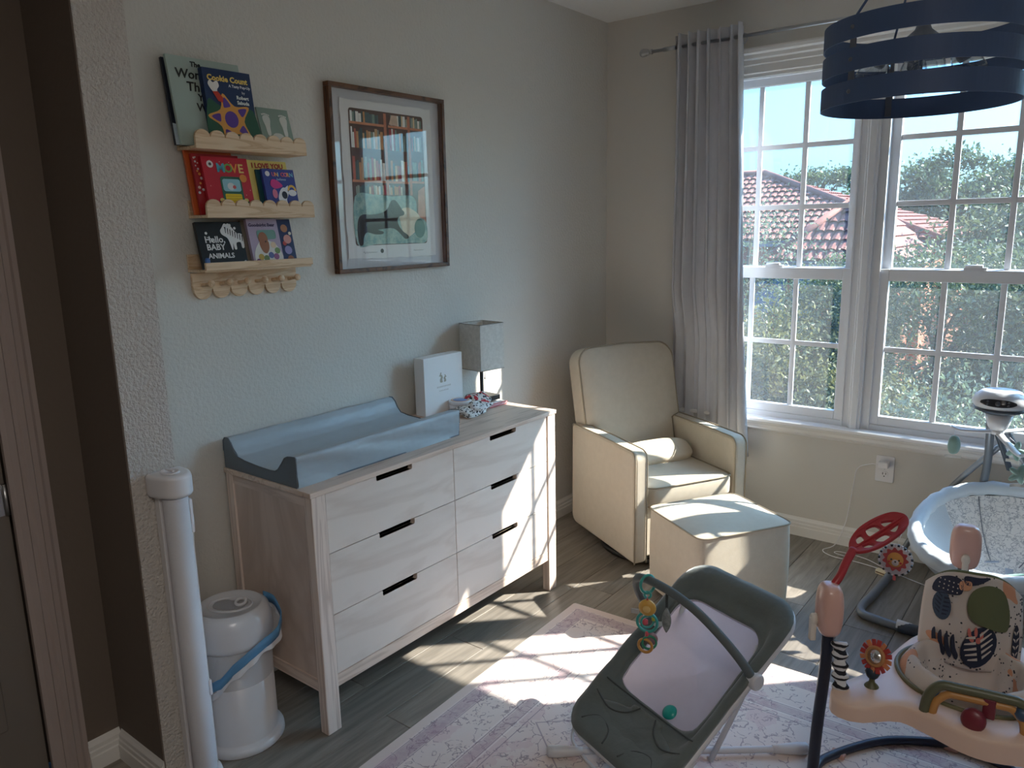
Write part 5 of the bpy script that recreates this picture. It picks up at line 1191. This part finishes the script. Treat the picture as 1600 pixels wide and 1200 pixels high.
MB().lathe([(0, -.014), (.010, -.011), (.015, 0), (.010, .011), (0, .014)], 20, J((2.128, -1.915, zt + .055))).build('blue_bead', MATS['blue_bead'], ju)
# sunflower mirror toy
sf = Vector((1.978, -1.895, zt))
MB().lathe([(.020, 0), (.016, .006), (.008, .014), (.007, .022), (.010, .028), (0, .03)], 18, J(sf)).build('toy_stem', mat('moss_plastic', srgb(92, 92, 62), .45), ju)
MB().lathe([(0, .026), (.014, .030), (.020, .044), (.016, .056), (0, .058)], 9, J(sf)).build('toy_leaf_collar', mat('teal_rubber_dark', srgb(38, 52, 66), .5), ju)
Ms = Matrix.Translation(J(sf + Vector((.005, 0, .092)))) @ Matrix.Rotation(-.35, 4, 'Z') @ Matrix.Rotation(PI / 2 - .3, 4, 'X')
MB().lathe([(0, -.005), (.028, -.005), (.028, .006), (.024, .010), (.020, .007), (0, .007)], 30, m=Ms).build('mirror_rim', mat('ochre_plastic', srgb(186, 132, 84), .4), ju)
MB().lathe([(0, .0078), (.0195, .0078), (.0195, .0082), (0, .0082)], 30, m=Ms).build('mirror', mat('toy_mirror', (.75, .75, .74), .12, .9), ju)
for k in range(16):
    a = 2 * PI * k / 16
    MB().box(.026, .045, -.0062, .0062, -.002, .002, Ms @ Matrix.Rotation(a, 4, 'Z') @ Matrix.Rotation(.5 * (-1) ** k * .4, 4, 'X')).build('petal', mat('petal_red', srgb(176, 62, 58), .6) if k % 3 else mat('petal_orange', srgb(206, 128, 84), .6), ju, bevel=.0015)
# red leaf arm and hanging lion
am = smooth_path([T1 + Vector((.0, .01, .645)), (1.868, -1.855, .672), (1.872, -1.815, .698), (1.878, -1.768, .722)], 6)
MB().tube([J(p) for p in am], [.0105 + .0015 * k / len(am) for k in range(len(am))], 14).build('leaf_arm', M_redp, ju)
Lm = Matrix.Translation(J((1.908, -1.745, .745)))
ld = Vector((.098, .152, .048)).normalized(); lw = Vector((.072, -.047, -.020)); lw = (lw - ld * lw.dot(ld)).normalized(); lu = ld.cross(lw)
Lm = Matrix((ld, lw, lu)).transposed().to_4x4(); Lm.translation = J((1.876, -1.772, .721))
LL = .150
loutl = smooth2([(0, .010), (.02, .030), (.055, .043), (.10, .042), (.135, .030), (LL, .010), (LL, -.010), (.135, -.030), (.10, -.042), (.055, -.043), (.02, -.030), (0, -.010)], 5)
bm = bmesh.new(); loops = [loutl]
holes = [[(.020, .006), (.042, .007), (.046, .028), (.028, .026)], [(.056, .007), (.088, .007), (.088, .030), (.062, .034)], [(.100, .007), (.128, .006), (.118, .020), (.101, .028)], [(.020, -.006), (.042, -.007), (.046, -.028), (.028, -.026)], [(.056, -.007), (.088, -.007), (.088, -.030), (.062, -.034)], [(.100, -.007), (.128, -.006), (.118, -.020), (.101, -.028)]]
loops += [smooth2(h, 4) for h in holes]
cu = bpy.data.curves.new('leaf_frame', 'CURVE'); cu.dimensions = '2D'; cu.fill_mode = 'BOTH'; cu.extrude = .0035; cu.bevel_depth = .0022; cu.bevel_resolution = 2
for lp_ in loops:
    s_ = cu.splines.new('POLY'); s_.points.add(len(lp_) - 1); s_.use_cyclic_u = True
    for k, (a, c_) in enumerate(lp_): s_.points[k].co = (a * 1.25, c_, 0, 1)
bm.free(); tmp = bpy.data.objects.new('leaf_frame', cu); me = bpy.data.meshes.new_from_object(tmp); bpy.data.objects.remove(tmp); bpy.data.curves.remove(cu); me.materials.clear(); me.materials.append(M_redp)
for v in me.vertices: v.co.z += -.010 * (v.co.x / LL) ** 2 * 2 - 6 * v.co.y ** 2
lfo = bpy.data.objects.new('leaf_frame', me); link(lfo, ju); lfo.matrix_local = Lm
lc = Vector((1.974, -1.688, .686))
lt = Lm @ Vector((.165, .018, 0)) + JC
li = empty('lion_toy', lc, (0, 0, 0), label='round padded lion toy with a checked rim hanging from the red leaf arm', cat='toy')
Ml = Matrix.Rotation(.05, 4, 'Z') @ Matrix.Rotation(PI / 2 - .12, 4, 'X')
def ldisc(r, z0, z1, matl, name, cx=0, cy=0, n=28, lab=None, rx=1): return MB().lathe([(0, z0), (r, z0), (r, z1), (0, z1 + .0002)], n, m=Ml @ Matrix.Translation((cx, cy, 0)), sx=rx).build(name, matl, li, label=lab)
M_lw = mat('plush_white', srgb(196, 190, 194), .8)
ldisc(.040, -.007, .006, M_lw, 'padded_disc')
for k in range(30):
    a = 2 * PI * k / 30
    MB().box(.038, .0455, -.0028, .0028, -.0045, .0045, Ml @ Matrix.Rotation(a, 4, 'Z')).build('rim_tab', M_black if k % 2 else M_lw, li)
mane = [( (.031 + .0035 * math.cos(11 * a)) * math.cos(a), (.031 + .0035 * math.cos(11 * a)) * math.sin(a) + .003) for a in [2 * PI * k / 88 for k in range(88)]]
MB().prism(mane, .006, .0085, 'z', m=Ml).build('mane', mat('mane_red', srgb(166, 72, 74), .8), li)
ldisc(.021, .0085, .011, mat('lion_gold', srgb(206, 152, 84), .8), 'lion_face', 0, .003)
ldisc(.009, .011, .013, M_lw, 'muzzle', .001, -.005)
for sx in (-1, 1): ldisc(.0025, .011, .0128, M_black, 'eye', sx * .010, .003, 10); ldisc(.003, .011, .0122, mat('cheek_red', srgb(190, 60, 70), .8), 'cheek', sx * .015, -.004, 10)
ldisc(.0026, .013, .0142, M_black, 'nose', .001, -.002, 8)
MB().box(-.004, .004, -.001, .001, -.062, -.045).build('ribbon', mat('coral_ribbon', srgb(206, 100, 100), .7), li)
MB().tube([Vector((0, 0, .04)), lt - lc], .0009, 5).build('cord', M_whitep, li)
# ================================================================== BABY SWING
SC = Vector((2.150, -.475, 0)); sa, sb_ = .318, .348
sw = empty('baby_swing', (2.15, -.475, 0), label='grey oval baby swing seat with mobile by the window', cat='baby swing')
M_swf = mat('swing_grey_fabric', srgb(188, 198, 206), .85, bump=(140, .4, .002), sheen=.3)
def mprint(name, base, ink, sc, thr=.035):
    global nt, L, tc
    m = bpy.data.materials.new(name); m.use_nodes = True; nt = m.node_tree; L = nt.links; b = nt.nodes['Principled BSDF']; b.inputs['Roughness'].default_value = .85
    tc = nt.nodes.new('ShaderNodeTexCoord'); w = noisec(42, .05)
    c = mixc(mth('MAXIMUM', mth('LESS_THAN', vor(sc, w), thr), mth('LESS_THAN', mth('ABSOLUTE', mth('SUBTRACT', vor(sc * 1.7, w, 'F1'), .3)), .05)), base, ink)
    L.new(c, b.inputs['Base Color']); return m
M_swp = mprint('doodle_print', srgb(222, 222, 222), srgb(168, 172, 178), 30)
def rim_pt(a, k=1.0, dz=0):
    x = sa * math.copysign(abs(math.cos(a)) ** .85, math.cos(a)) * k; y = sb_ * math.copysign(abs(math.sin(a)) ** .85, math.sin(a)) * k
    return Vector((x, y, .40 + .075 * math.sin(a) * k + .015 * math.cos(a) * k + dz))
MB().tube([rim_pt(2 * PI * k / 80) + Vector((0, 0, .003 * math.sin(k * 1.7))) for k in range(80)], [.030 + .0018 * math.sin(k * 2.3) for k in range(80)], 16, closed=True, flat=(1, 1)).build('padded_rim', M_swf, sw)
def bowl(u, v):
    a = 2 * PI * u; k = .94 - .94 * v * .98; dep = -.02 - .20 * (1 - (k / .94) ** 3)
    return rim_pt(a, k, dep + .006 * mnoise.noise(Vector((math.cos(a) * k * 6, math.sin(a) * k * 6, 1))))
MB().grid(bowl, 80, 20, closeu=True).build('printed_liner', M_swp, sw)
def bowlo(u, v):
    a = 2 * PI * u; k = 1.03 - .55 * v; return rim_pt(a, k, -.02 - .20 * v ** .8)
MB().grid(bowlo, 64, 8, closeu=True).build('outer_shell', mat('shell_grey', srgb(150, 156, 164), .8, bump=(12, .5, .01)), sw)
for a0 in (1.15, 2.0, 3.6, .3, 5.2): MB().tube([rim_pt(a0, .92 - .6 * t / 12, -.014 - .20 * (1 - ((.92 - .6 * t / 12) / .94) ** 3) + .004) for t in range(13)], .0022, 5).build('seam', mat('swing_seam', srgb(126, 132, 142), .8), sw)
def side(u, v):
    a = 2.55 + 1.5 * u; return rim_pt(a, .96 - .42 * v, -.012 - .20 * (1 - ((.96 - .42 * v) / .96) ** 3) + .010)
MB().grid(side, 24, 8).build('side_bolster', M_swf, sw)
def cush(u, v):
    a = 2 * PI * u; x = .125 * math.cos(a) * v; y = .085 * math.sin(a) * v
    return Vector((x + .13, y - .19, .285 + .02 * (1 - v * v) + x * .12))
MB().grid(cush, 40, 8, closeu=True).build('body_support', mat('blush_white_fabric', srgb(226, 218, 218), .85, bump=(40, .5, .005)), sw)
MB().tube([cush(k / 40, 1) + Vector((0, 0, .002)) for k in range(40)], .006, 8, closed=True).build('support_piping', mat('mint_piping', srgb(146, 190, 178), .7), sw)
for a0, b0 in (((.02, .02, .24), (.035, -.10, .215)), ((-.07, .05, .235), (-.02, .06, .245))):
    p, q = Vector(a0), Vector(b0); d_ = (q - p); w_ = Vector((.014, 0, 0)) if abs(d_.y) > abs(d_.x) else Vector((0, .010, 0))
    MB().add([p - w_, p + w_, q + w_, q - w_], [(0, 1, 2, 3)]).build('harness_strap', mat('strap_grey', srgb(150, 156, 168), .8), sw, solid=.003)
M_swt = mat('swing_tube', srgb(122, 128, 136), .35, .4); M_swd = mat('swing_navy_plastic', srgb(58, 68, 80), .4); M_sww = mat('swing_white_plastic', srgb(216, 218, 222), .3)
def S(p): return Vector(p) - SC
MB().tube([S(p) for p in smooth_path([(2.03, -.28, .85), (2.034, -.23, .70), (2.022, -.13, .52), (1.985, -.075, .30), (1.92, -.065, .10), (1.86, -.065, .03)], 6)], .016, 12).build('upright', M_swt, sw)
MB().tube([S(p) for p in smooth_path([(2.10, -.19, .715), (1.91, -.12, .46), (1.78, -.09, .22), (1.71, -.12, .06), (1.700, -.20, .022)], 6)], .013, 12).build('frame_leg', M_swt, sw)
MB().tube([S(p) for p in smooth_path([(2.09, -.23, .76), (2.15, -.19, .64), (2.30, -.13, .40), (2.46, -.10, .16), (2.58, -.16, .03)], 6)], .013, 12).build('frame_leg', M_swt, sw)
MB().tube([S(p) for p in smooth_path([(1.700, -.20, .022), (1.703, -.30, .022), (1.690, -.55, .022), (1.678, -.68, .022), (1.70, -.745, .022), (1.78, -.765, .022), (1.86, -.778, .022)], 6)], .018, 12).build('base_tube', M_swt, sw)
MB().tube([S(p) for p in smooth_path([(2.44, -.785, .022), (2.56, -.74, .022), (2.61, -.60, .022), (2.60, -.30, .022), (2.58, -.16, .03)], 6)], .018, 12).build('base_tube', M_swt, sw)
MB().tube([S(p) for p in smooth_path([(1.845, -.776, .026), (1.95, -.786, .030), (2.15, -.79, .034), (2.35, -.788, .030), (2.46, -.782, .026)], 6)], .024, 16).build('base_housing', M_swd, sw)
MB().grid(lambda u, v: S((1.835 + .15 * v, -.776 - .006 * v + .022 * math.cos(PI * u), .028 + .026 * math.sin(PI * u) * (1 - .3 * v))), 12, 8).build('base_trim', M_sww, sw)
MB().tube([S(p) for p in smooth_path([(2.03, -.28, .80), (2.06, -.34, .79), (2.15, -.20, .45), (2.15, -.35, .16)], 5)][:9], .012, 8).build('swing_arm', M_swd, sw)
MB().tube([S((2.15, -.12, .30)), S((2.15, -.30, .17)), S((2.15, -.475, .14)), S((2.15, -.70, .12)), S((2.15, -.78, .05))], .014, 10).build('seat_support', M_swd, sw)
Mh = Matrix.Translation(S((2.073, -.40, 0)))
MB().lathe([(0, .800), (.028, .800), (.036, .812), (.052, .866), (0, .868)], 30, m=Mh).build('mobile_neck', M_sww, sw)
MB().lathe([(0, .868), (.060, .868), (.088, .880), (.093, .888), (.088, .893), (0, .893)], 40, m=Mh, sy=.9).build('head_base', M_swd, sw)
MB().lathe([(0, .892), (.088, .892), (.098, .905), (.100, .918), (.090, .940), (.070, .958), (.060, .962), (0, .960)], 44, m=Mh, sy=.9).build('control_head', M_sww, sw)
def cpan(u, v):
    a = -2.25 + 1.35 * u; e_ = 1 - abs(u * 2 - 1) ** 3
    z_ = .9225 + (v - .5) * .030 * (.25 + .75 * e_); r = .1012 - .00 * v - max(0, (z_ - .918)) * .42
    return Mh @ Vector((r * math.cos(a), r * .9 * math.sin(a), z_))
cp_ = MB().grid(cpan, 26, 6).build('control_panel', mat('gloss_dark', (.03, .032, .04), .15), sw, label='glossy dark control panel with round buttons')
for a, rr_, z_ in ((-1.575, .009, .922), (-1.93, .0038, .928), (-1.93, .0038, .916), (-1.22, .0038, .928), (-1.22, .0038, .916)):
    R_ = Mh @ Matrix.Translation((.1005 * math.cos(a), .1005 * .9 * math.sin(a), z_)) @ Matrix.Rotation(a, 4, 'Z') @ Matrix.Rotation(PI / 2, 4, 'Y')
    MB().lathe([(0, 0), (rr_, 0), (rr_ * .9, .003), (0, .003)], 18, m=R_).build('button', mat('button_grey', srgb(70, 74, 84), .3), cp_)
MB().lathe([(0, .780), (.022, .780), (.026, .790), (.024, .800), (0, .80)], 24, m=Mh).build('mobile_hub', M_sww, sw)
mobs = [((1.925, -.43, .790), (1.935, -.43, .705)), ((2.17, -.56, .745), (2.178, -.565, .690)), ((2.20, -.27, .80), (2.20, -.28, .72))]
h0 = Vector((2.073, -.40, .790))
for k, (e_, tpos) in enumerate(mobs):
    e_ = Vector(e_)
    MB().tube([S(p) for p in smooth_path([h0, h0.lerp(e_, .35) + Vector((0, 0, -.004)), h0.lerp(e_, .8) + Vector((0, 0, -.006)), e_, e_ + (e_ - h0).normalized() * .012 + Vector((0, 0, .008))], 5)], [.0155 - .0002 * q for q in range(21)], 10, flat=(.5, 1)).build('mobile_arm', M_sww, sw)
M_sage = mat('sage_plush', srgb(128, 158, 150), .9, bump=(120, .5, .002), sheen=.4)
def plush(loc, top, rot, label, star=False):
    o = empty('plush_toy', loc, rot, label=label, cat='plush toy', group='plush toys of the swing mobile')
    if star:
        def f(u, v):
            a = 2 * PI * u; r = (.031 + .011 * math.cos(5 * a)) * math.sin(PI * v) ** .6
            return Vector((r * math.cos(a), .013 * math.cos(PI * v), r * math.sin(a)))
    else:
        def f(u, v):
            a = 2 * PI * u; w = math.sin(PI * v) ** .75
            return Vector((.024 * w * math.cos(a) * (1 + .08 * math.cos(3 * a)), .018 * w * math.sin(a), .036 * math.cos(PI * v) * (1.0 + .2 * (v < .3))))
    MB().grid(f, 40 if star else 24, 14, closeu=True).build('body', M_sage, o)
    MB().grid(lambda u, v: Vector(((u - .5) * .062, -.006 + .004 * math.sin(7 * u), -.036 - .012 * v - .006 * abs(u - .5))), 10, 2).build('cloth_tag', mat('tag_sheer', srgb(190, 188, 182), .7), o)
    MB().tube([Vector((0, 0, .03)), Matrix.Rotation(-rot[2], 3, 'Z') @ (Vector(top) - Vector(loc))], .0012, 5).build('cord', M_sww, o)
plush(Vector((1.928, -.43, .715)), (1.925, -.43, .785), (0, 0, .3), 'sage green drop shaped plush hanging at the left of the swing mobile')
plush(Vector((2.172, -.562, .672)), (2.17, -.56, .742), (0, 0, .5), 'sage green star plush hanging lowest from the swing mobile', True)
plush(Vector((2.145, -.455, .735)), (2.120, -.43, .780), (0, 0, -.5), 'sage green plush close beside the white mobile arm below the swing head', True)
# ================================================================== OUTSIDE (seen from the upper floor)
GZ = -3.2
MB().box(-60, 60, .3, 90, GZ - .2, GZ).build('ground', mat('grass_ground', srgb(80, 84, 60), .95, var=(srgb(104, 98, 76), .8, .4)), kind='structure')
MB().box(-.25, 4.05, .141, .30, GZ, -.25).build('wall_exterior_base', mat('stucco_out', srgb(206, 176, 140), .9), kind='structure')
MB().box(2.6, 9, 9.2, 20, GZ, GZ + .03).build('road', mat('asphalt', srgb(150, 146, 142), .9), kind='structure')
def leafmat(name, c1, c2, c3):
    m = bpy.data.materials.new(name); m.use_nodes = True; nt = m.node_tree; L = nt.links; nt.nodes.clear()
    o = nt.nodes.new('ShaderNodeOutputMaterial'); g = nt.nodes.new('ShaderNodeNewGeometry'); rp = nt.nodes.new('ShaderNodeValToRGB')
    rp.color_ramp.elements[0].color = (*c1, 1); rp.color_ramp.elements[1].color = (*c3, 1); e = rp.color_ramp.elements.new(.6); e.color = (*c2, 1)
    L.new(g.outputs['Random Per Island'], rp.inputs[0])
    d = nt.nodes.new('ShaderNodeBsdfPrincipled'); d.inputs['Roughness'].default_value = .5; t = nt.nodes.new('ShaderNodeBsdfTranslucent'); mx = nt.nodes.new('ShaderNodeMixShader'); mx.inputs[0].default_value = .3
    L.new(rp.outputs[0], d.inputs['Base Color']); L.new(rp.outputs[0], t.inputs[0]); L.new(d.outputs[0], mx.inputs[1]); L.new(t.outputs[0], mx.inputs[2]); L.new(mx.outputs[0], o.inputs[0])
    return m
LM_oak = leafmat('oak_leaf', srgb(66, 82, 58), srgb(90, 108, 73), srgb(128, 136, 95))
LM_pale = leafmat('pale_leaf', srgb(82, 102, 81), srgb(108, 127, 98), srgb(142, 152, 118))
LM_pine = leafmat('pine_needle', srgb(59, 82, 58), srgb(79, 103, 67), srgb(113, 132, 82))
LM_ylw = leafmat('tan_leaf', srgb(88, 94, 58), srgb(118, 118, 69), srgb(147, 145, 96))
M_bark = mat('grey_bark', srgb(104, 102, 85), .9, bump=(12, .5, .02)); M_bark2 = mat('brown_bark', srgb(82, 72, 54), .9, bump=(12, .5, .02))
import numpy as np
def foliage(name, c, r, n, size, lm, parent, seed, clumps=60, spread=.22, shell=.55, flatn=0):
    rng = np.random.default_rng(seed)
    d = rng.normal(size=(clumps, 3)); d /= np.linalg.norm(d, axis=1)[:, None]
    rad = shell + (1 - shell) * rng.random(clumps) ** .5
    cc_ = d * rad[:, None]
    idx = rng.integers(0, clumps, n)
    p = cc_[idx] + rng.normal(size=(n, 3)) * spread * np.array([1, 1, .7])
    p = p * np.array(r)
    ctr = p; a = rng.normal(size=(n, 3)); a /= np.linalg.norm(a, axis=1)[:, None]; b_ = rng.normal(size=(n, 3)); b_ -= (b_ * a).sum(1)[:, None] * a; b_ /= np.linalg.norm(b_, axis=1)[:, None]
    s_ = size * (.6 + .8 * rng.random(n))[:, None]
    v = np.stack([ctr - a * s_, ctr + b_ * s_ * .45, ctr + a * s_, ctr - b_ * s_ * .45], 1).reshape(-1, 3)
    me = bpy.data.meshes.new(name); me.vertices.add(4 * n); me.vertices.foreach_set('co', v.ravel()); me.loops.add(4 * n); me.loops.foreach_set('vertex_index', np.arange(4 * n)); me.polygons.add(n); me.polygons.foreach_set('loop_start', np.arange(0, 4 * n, 4)); me.update(calc_edges=True); me.materials.append(lm)
    o = bpy.data.objects.new(name, me); link(o, parent); o.location = c; o['kind'] = 'stuff'; return cc_ * np.array(r) + np.array(c)
def tree(loc, h, r, n, size, lm, label, seed, trunk=.09, bark=None, kind='tree', clumps=60, spread=.22, shell=.5, group=None, nbr=14):
    t = empty(kind, (loc[0], loc[1], GZ), label=label, cat='tree' if kind != 'bush' else 'bush', group=group)
    cz = loc[2] - GZ
    cl = foliage('foliage', (0, 0, cz), r, n, size, lm, t, seed, clumps, spread, shell)
    random.seed(seed); m = MB(); top = Vector((random.uniform(-.1, .1), random.uniform(-.1, .1), cz + r[2] * .3))
    m.tube(smooth_path([(0, 0, 0), (.06, .03, cz * .4), (-.04, .02, cz - r[2] * .4), top], 5), [trunk * (1 - .035 * k) for k in range(16)], 8).build('trunk', bark or M_bark, t)
    for k in range(nbr):
        e = Vector(cl[random.randrange(len(cl))]); s0 = Vector((0, 0, cz - r[2] * random.uniform(.2, .8)))
        MB().tube(smooth_path([s0, s0.lerp(e, .5) + Vector((random.uniform(-.15, .15), random.uniform(-.15, .15), .08)), e], 4), [trunk * .34 * (1 - .09 * q) for q in range(9)], 5).build('branch', bark or M_bark, t)
    return t
tree((-2.75, 8.4, -1.15), 3, (1.25, 1.2, 1.35), 15000, .038, LM_pale, 'pale blue green tree low at the left edge of the left window', 11)
tree((-3.15, 10.5, .95), 3, (1.0, .8, 1.15), 3200, .035, LM_pale, 'thin twiggy tree reaching up before the tiled roof', 12, shell=.3, spread=.3, nbr=26, trunk=.05)
tree((-1.30, 7.6, -.75), 3, (1.25, 1.2, 1.15), 16000, .036, LM_ylw, 'yellow green leafy tree below the orange house wall', 13, nbr=24)
tree((-1.0, 9.6, .10), 3, (1.0, 1.0, .95), 12000, .036, LM_oak, 'grey green tree behind the window mullion beside the house', 14)
tree((.35, 9.2, -.05), 3, (1.45, 1.3, 1.25), 22000, .038, LM_oak, 'broad dense oak filling the middle of the second window', 15)
tree((1.85, 8.8, -.15), 3, (1.35, 1.2, 1.45), 22000, .038, LM_oak, 'tall dense oak at the right side of the second window', 16)
tree((-.15, 6.4, -1.25), 3, (1.0, .9, .95), 13000, .034, LM_ylw, 'lower tree with tan leaf tips under the broad oak', 17, nbr=22)
tree((1.05, 6.0, -1.15), 3, (.8, .8, .95), 7500, .034, LM_pale, 'open pale leaved sapling at the bottom of the second window', 18, shell=.35, spread=.28, nbr=26)
tree((2.2, 6.6, -1.3), 3, (.9, .8, .9), 9000, .034, LM_oak, 'low leafy tree behind the swing head', 19)
tree((3.4, 9.4, -.35), 3, (1.3, 1.2, 1.3), 9000, .045, LM_oak, 'leafy oak outside the third window', 31)
tree((5.6, 10.5, -.5), 3, (1.4, 1.3, 1.3), 8000, .05, LM_pale, 'pale tree far to the side of the windows', 32)
pt = tree((-2.75, 32.2, 2.45), 3, (2.9, 2.0, 1.75), 17000, .10, LM_pine, 'large flat topped pine standing above the rooftops', 21, trunk=.22, bark=M_bark2, clumps=46, spread=.15, shell=.65, nbr=18)
tree((-7.9, 31, 2.95), 3, (1.6, 1.2, 1.05), 5000, .08, LM_pine, 'distant small tree above the red roof', 22, trunk=.15, clumps=30)
tree((-6.9, 36, 2.6), 3, (.9, .9, 1.2), 2600, .08, LM_pine, 'distant slim tree beside the street lamp', 23, trunk=.12, clumps=20)
tree((-.3, 26, .3), 3, (1.6, 1.2, 1.3), 6000, .08, LM_oak, 'round tree at the right end of the tiled roof', 24, trunk=.15)
tree((1.4, 20, .9), 3, (2.4, 1.6, 1.8), 14000, .08, LM_oak, 'wide distant tree behind the dense oaks', 25, trunk=.2)
# street lamp
sl_ = empty('street_lamp', (-6.3, 30.2, GZ), label='tall thin street lamp above the red roof', cat='street lamp')
MB().tube([(0, 0, 0), (0, 0, 7.6)], .05, 8).build('pole', mat('lamp_grey', srgb(120, 122, 124), .5), sl_)
MB().tube([(0, 0, 7.55), (.25, 0, 7.85), (.45, 0, 7.9)], .04, 6).build('arm', MATS['lamp_grey'], sl_); MB().box(.4, .75, -.08, .08, 7.85, 7.95).build('lamp_head', MATS['lamp_grey'], sl_)
# houses
M_tile = mat('clay_tile', srgb(132, 78, 66), .8, var=(srgb(160, 108, 92), 3.2, .5)); M_stucco = mat('orange_stucco', srgb(158, 96, 70), .9, bump=(30, .3, .01)); M_fascia = mat('fascia_grey', srgb(130, 134, 142), .6)
def roof_plane(e0, e1, r0, r1, parent, cw=.24, cl_=.38):
    """tiles on the quad e0-e1 (eave) r1-r0 (ridge)"""
    e0, e1, r0, r1 = map(Vector, (e0, e1, r0, r1)); X = (e1 - e0); Lx = X.length; X.normalize(); N = X.cross(r0 - e0).normalized(); Y = N.cross(X)
    if N.z < 0: N = -N; Y = -Y
    if Y.z < 0: Y = -Y
    hy = (r0 - e0).dot(Y); rx0, rx1 = (r0 - e0).dot(X), (r1 - e0).dot(X)
    nc, nr = int(Lx / cw), int(hy / cl_); vs = []; fs = []
    for r in range(nr):
        y0, y1 = r * cl_, (r + 1) * cl_ + .03; t = (r + .5) / nr; xl, xr = rx0 * t, Lx + (rx1 - Lx) * t
        for c in range(nc):
            x0 = c * cw
            if x0 + cw * .6 < xl or x0 + cw * .4 > xr: continue
            k = len(vs)
            for yy, up in ((y0, .07), (y1, .01)):
                for q in range(5):
                    a = PI * q / 4; vs.append(e0 + X * (x0 + cw / 2 - cw / 2 * math.cos(a)) + Y * yy + N * (up + .07 * math.sin(a)))
            for q in range(4): fs.append((k + q, k + q + 1, k + 5 + q + 1, k + 5 + q))
    MB().add(vs, fs, False).build('roof_tiles', M_tile, parent, kind='stuff')
    MB().add([e0, e1, r1, r0], [(0, 1, 2, 3)]).build('roof_deck', M_tile, parent)
def hip_house(name, x0, x1, y0, y1, ze, zr, ra, rb, label, wins=(), along='x', par=None):
    h = par or empty(name, (0, 0, 0), label=label, cat='house')
    o = .45
    c = [(x0 - o, y0 - o, ze), (x1 + o, y0 - o, ze), (x1 + o, y1 + o, ze), (x0 - o, y1 + o, ze)]; a, b_ = Vector((*ra, zr)), Vector((*rb, zr))
    if along == 'x': pl_ = [(c[0], c[1], a, b_), (c[1], c[2], b_, b_), (c[3], c[0], a, a)]
    else: pl_ = [(c[0], c[1], a, a), (c[1], c[2], a, b_), (c[3], c[0], b_, a)]
    for p in pl_: roof_plane(*p, h)
    MB().box(x0, x1, y0, y1, GZ, ze - .02).build('wall', M_stucco, h)
    MB().box(x0 - o, x1 + o, y0 - o, y0 - o + .05, ze - .16, ze + .02).box(x1 + o - .05, x1 + o, y0 - o, y1 + o, ze - .16, ze + .02).box(x0 - o, x1 + o, y0 - o, y1 + o, ze - .05, ze - .02).build('fascia', M_fascia, h)
    for k, (p, q) in enumerate(((c[0], a), (c[1], b_ if along == 'x' else a), (a, b_))):
        MB().tube([Vector(p) + Vector((0, 0, .08)), Vector(q) + Vector((0, 0, .12))], .11, 8).build('ridge_tiles', M_tile, h)
    for (wx, wz, ww, wh) in wins:
        f = MB().box(wx - ww / 2 - .08, wx + ww / 2 + .08, y0 - .06, y0 + .02, wz - .08, wz + wh + .08).build('window', M_fascia, h); MB().box(wx - ww / 2, wx + ww / 2, y0 - .08, y0 - .05, wz, wz + wh).build('pane', mat('house_glass', srgb(110, 130, 150), .1), f)
    return h
H1 = hip_house('house', -12.5, -2.0, 21.0, 29, 1.02, 3.30, (-11.0, 25), (-8.25, 25), 'orange house with red tiled hip roofs seen through the left window', ((-9.0, -1.2, 1.2, 1.3), (-6.5, -1.2, 1.0, 1.3)))
hip_house('house', -4.4, -2.2, 16.5, 20.4, .62, 2.0, (-3.3, 17.9), (-3.3, 21.5), 'low front wing of the orange house with sunlit clay roof tiles', ((-3.95, -.75, .45, 1.1), (-2.8, -.75, .6, 1.1)), 'y', par=H1)
hip_house('far_house', -3.0, 4.5, 36, 44, 1.3, 3.1, (-.2, 40), (1.8, 40), 'distant house with a red roof showing between pine and oaks')
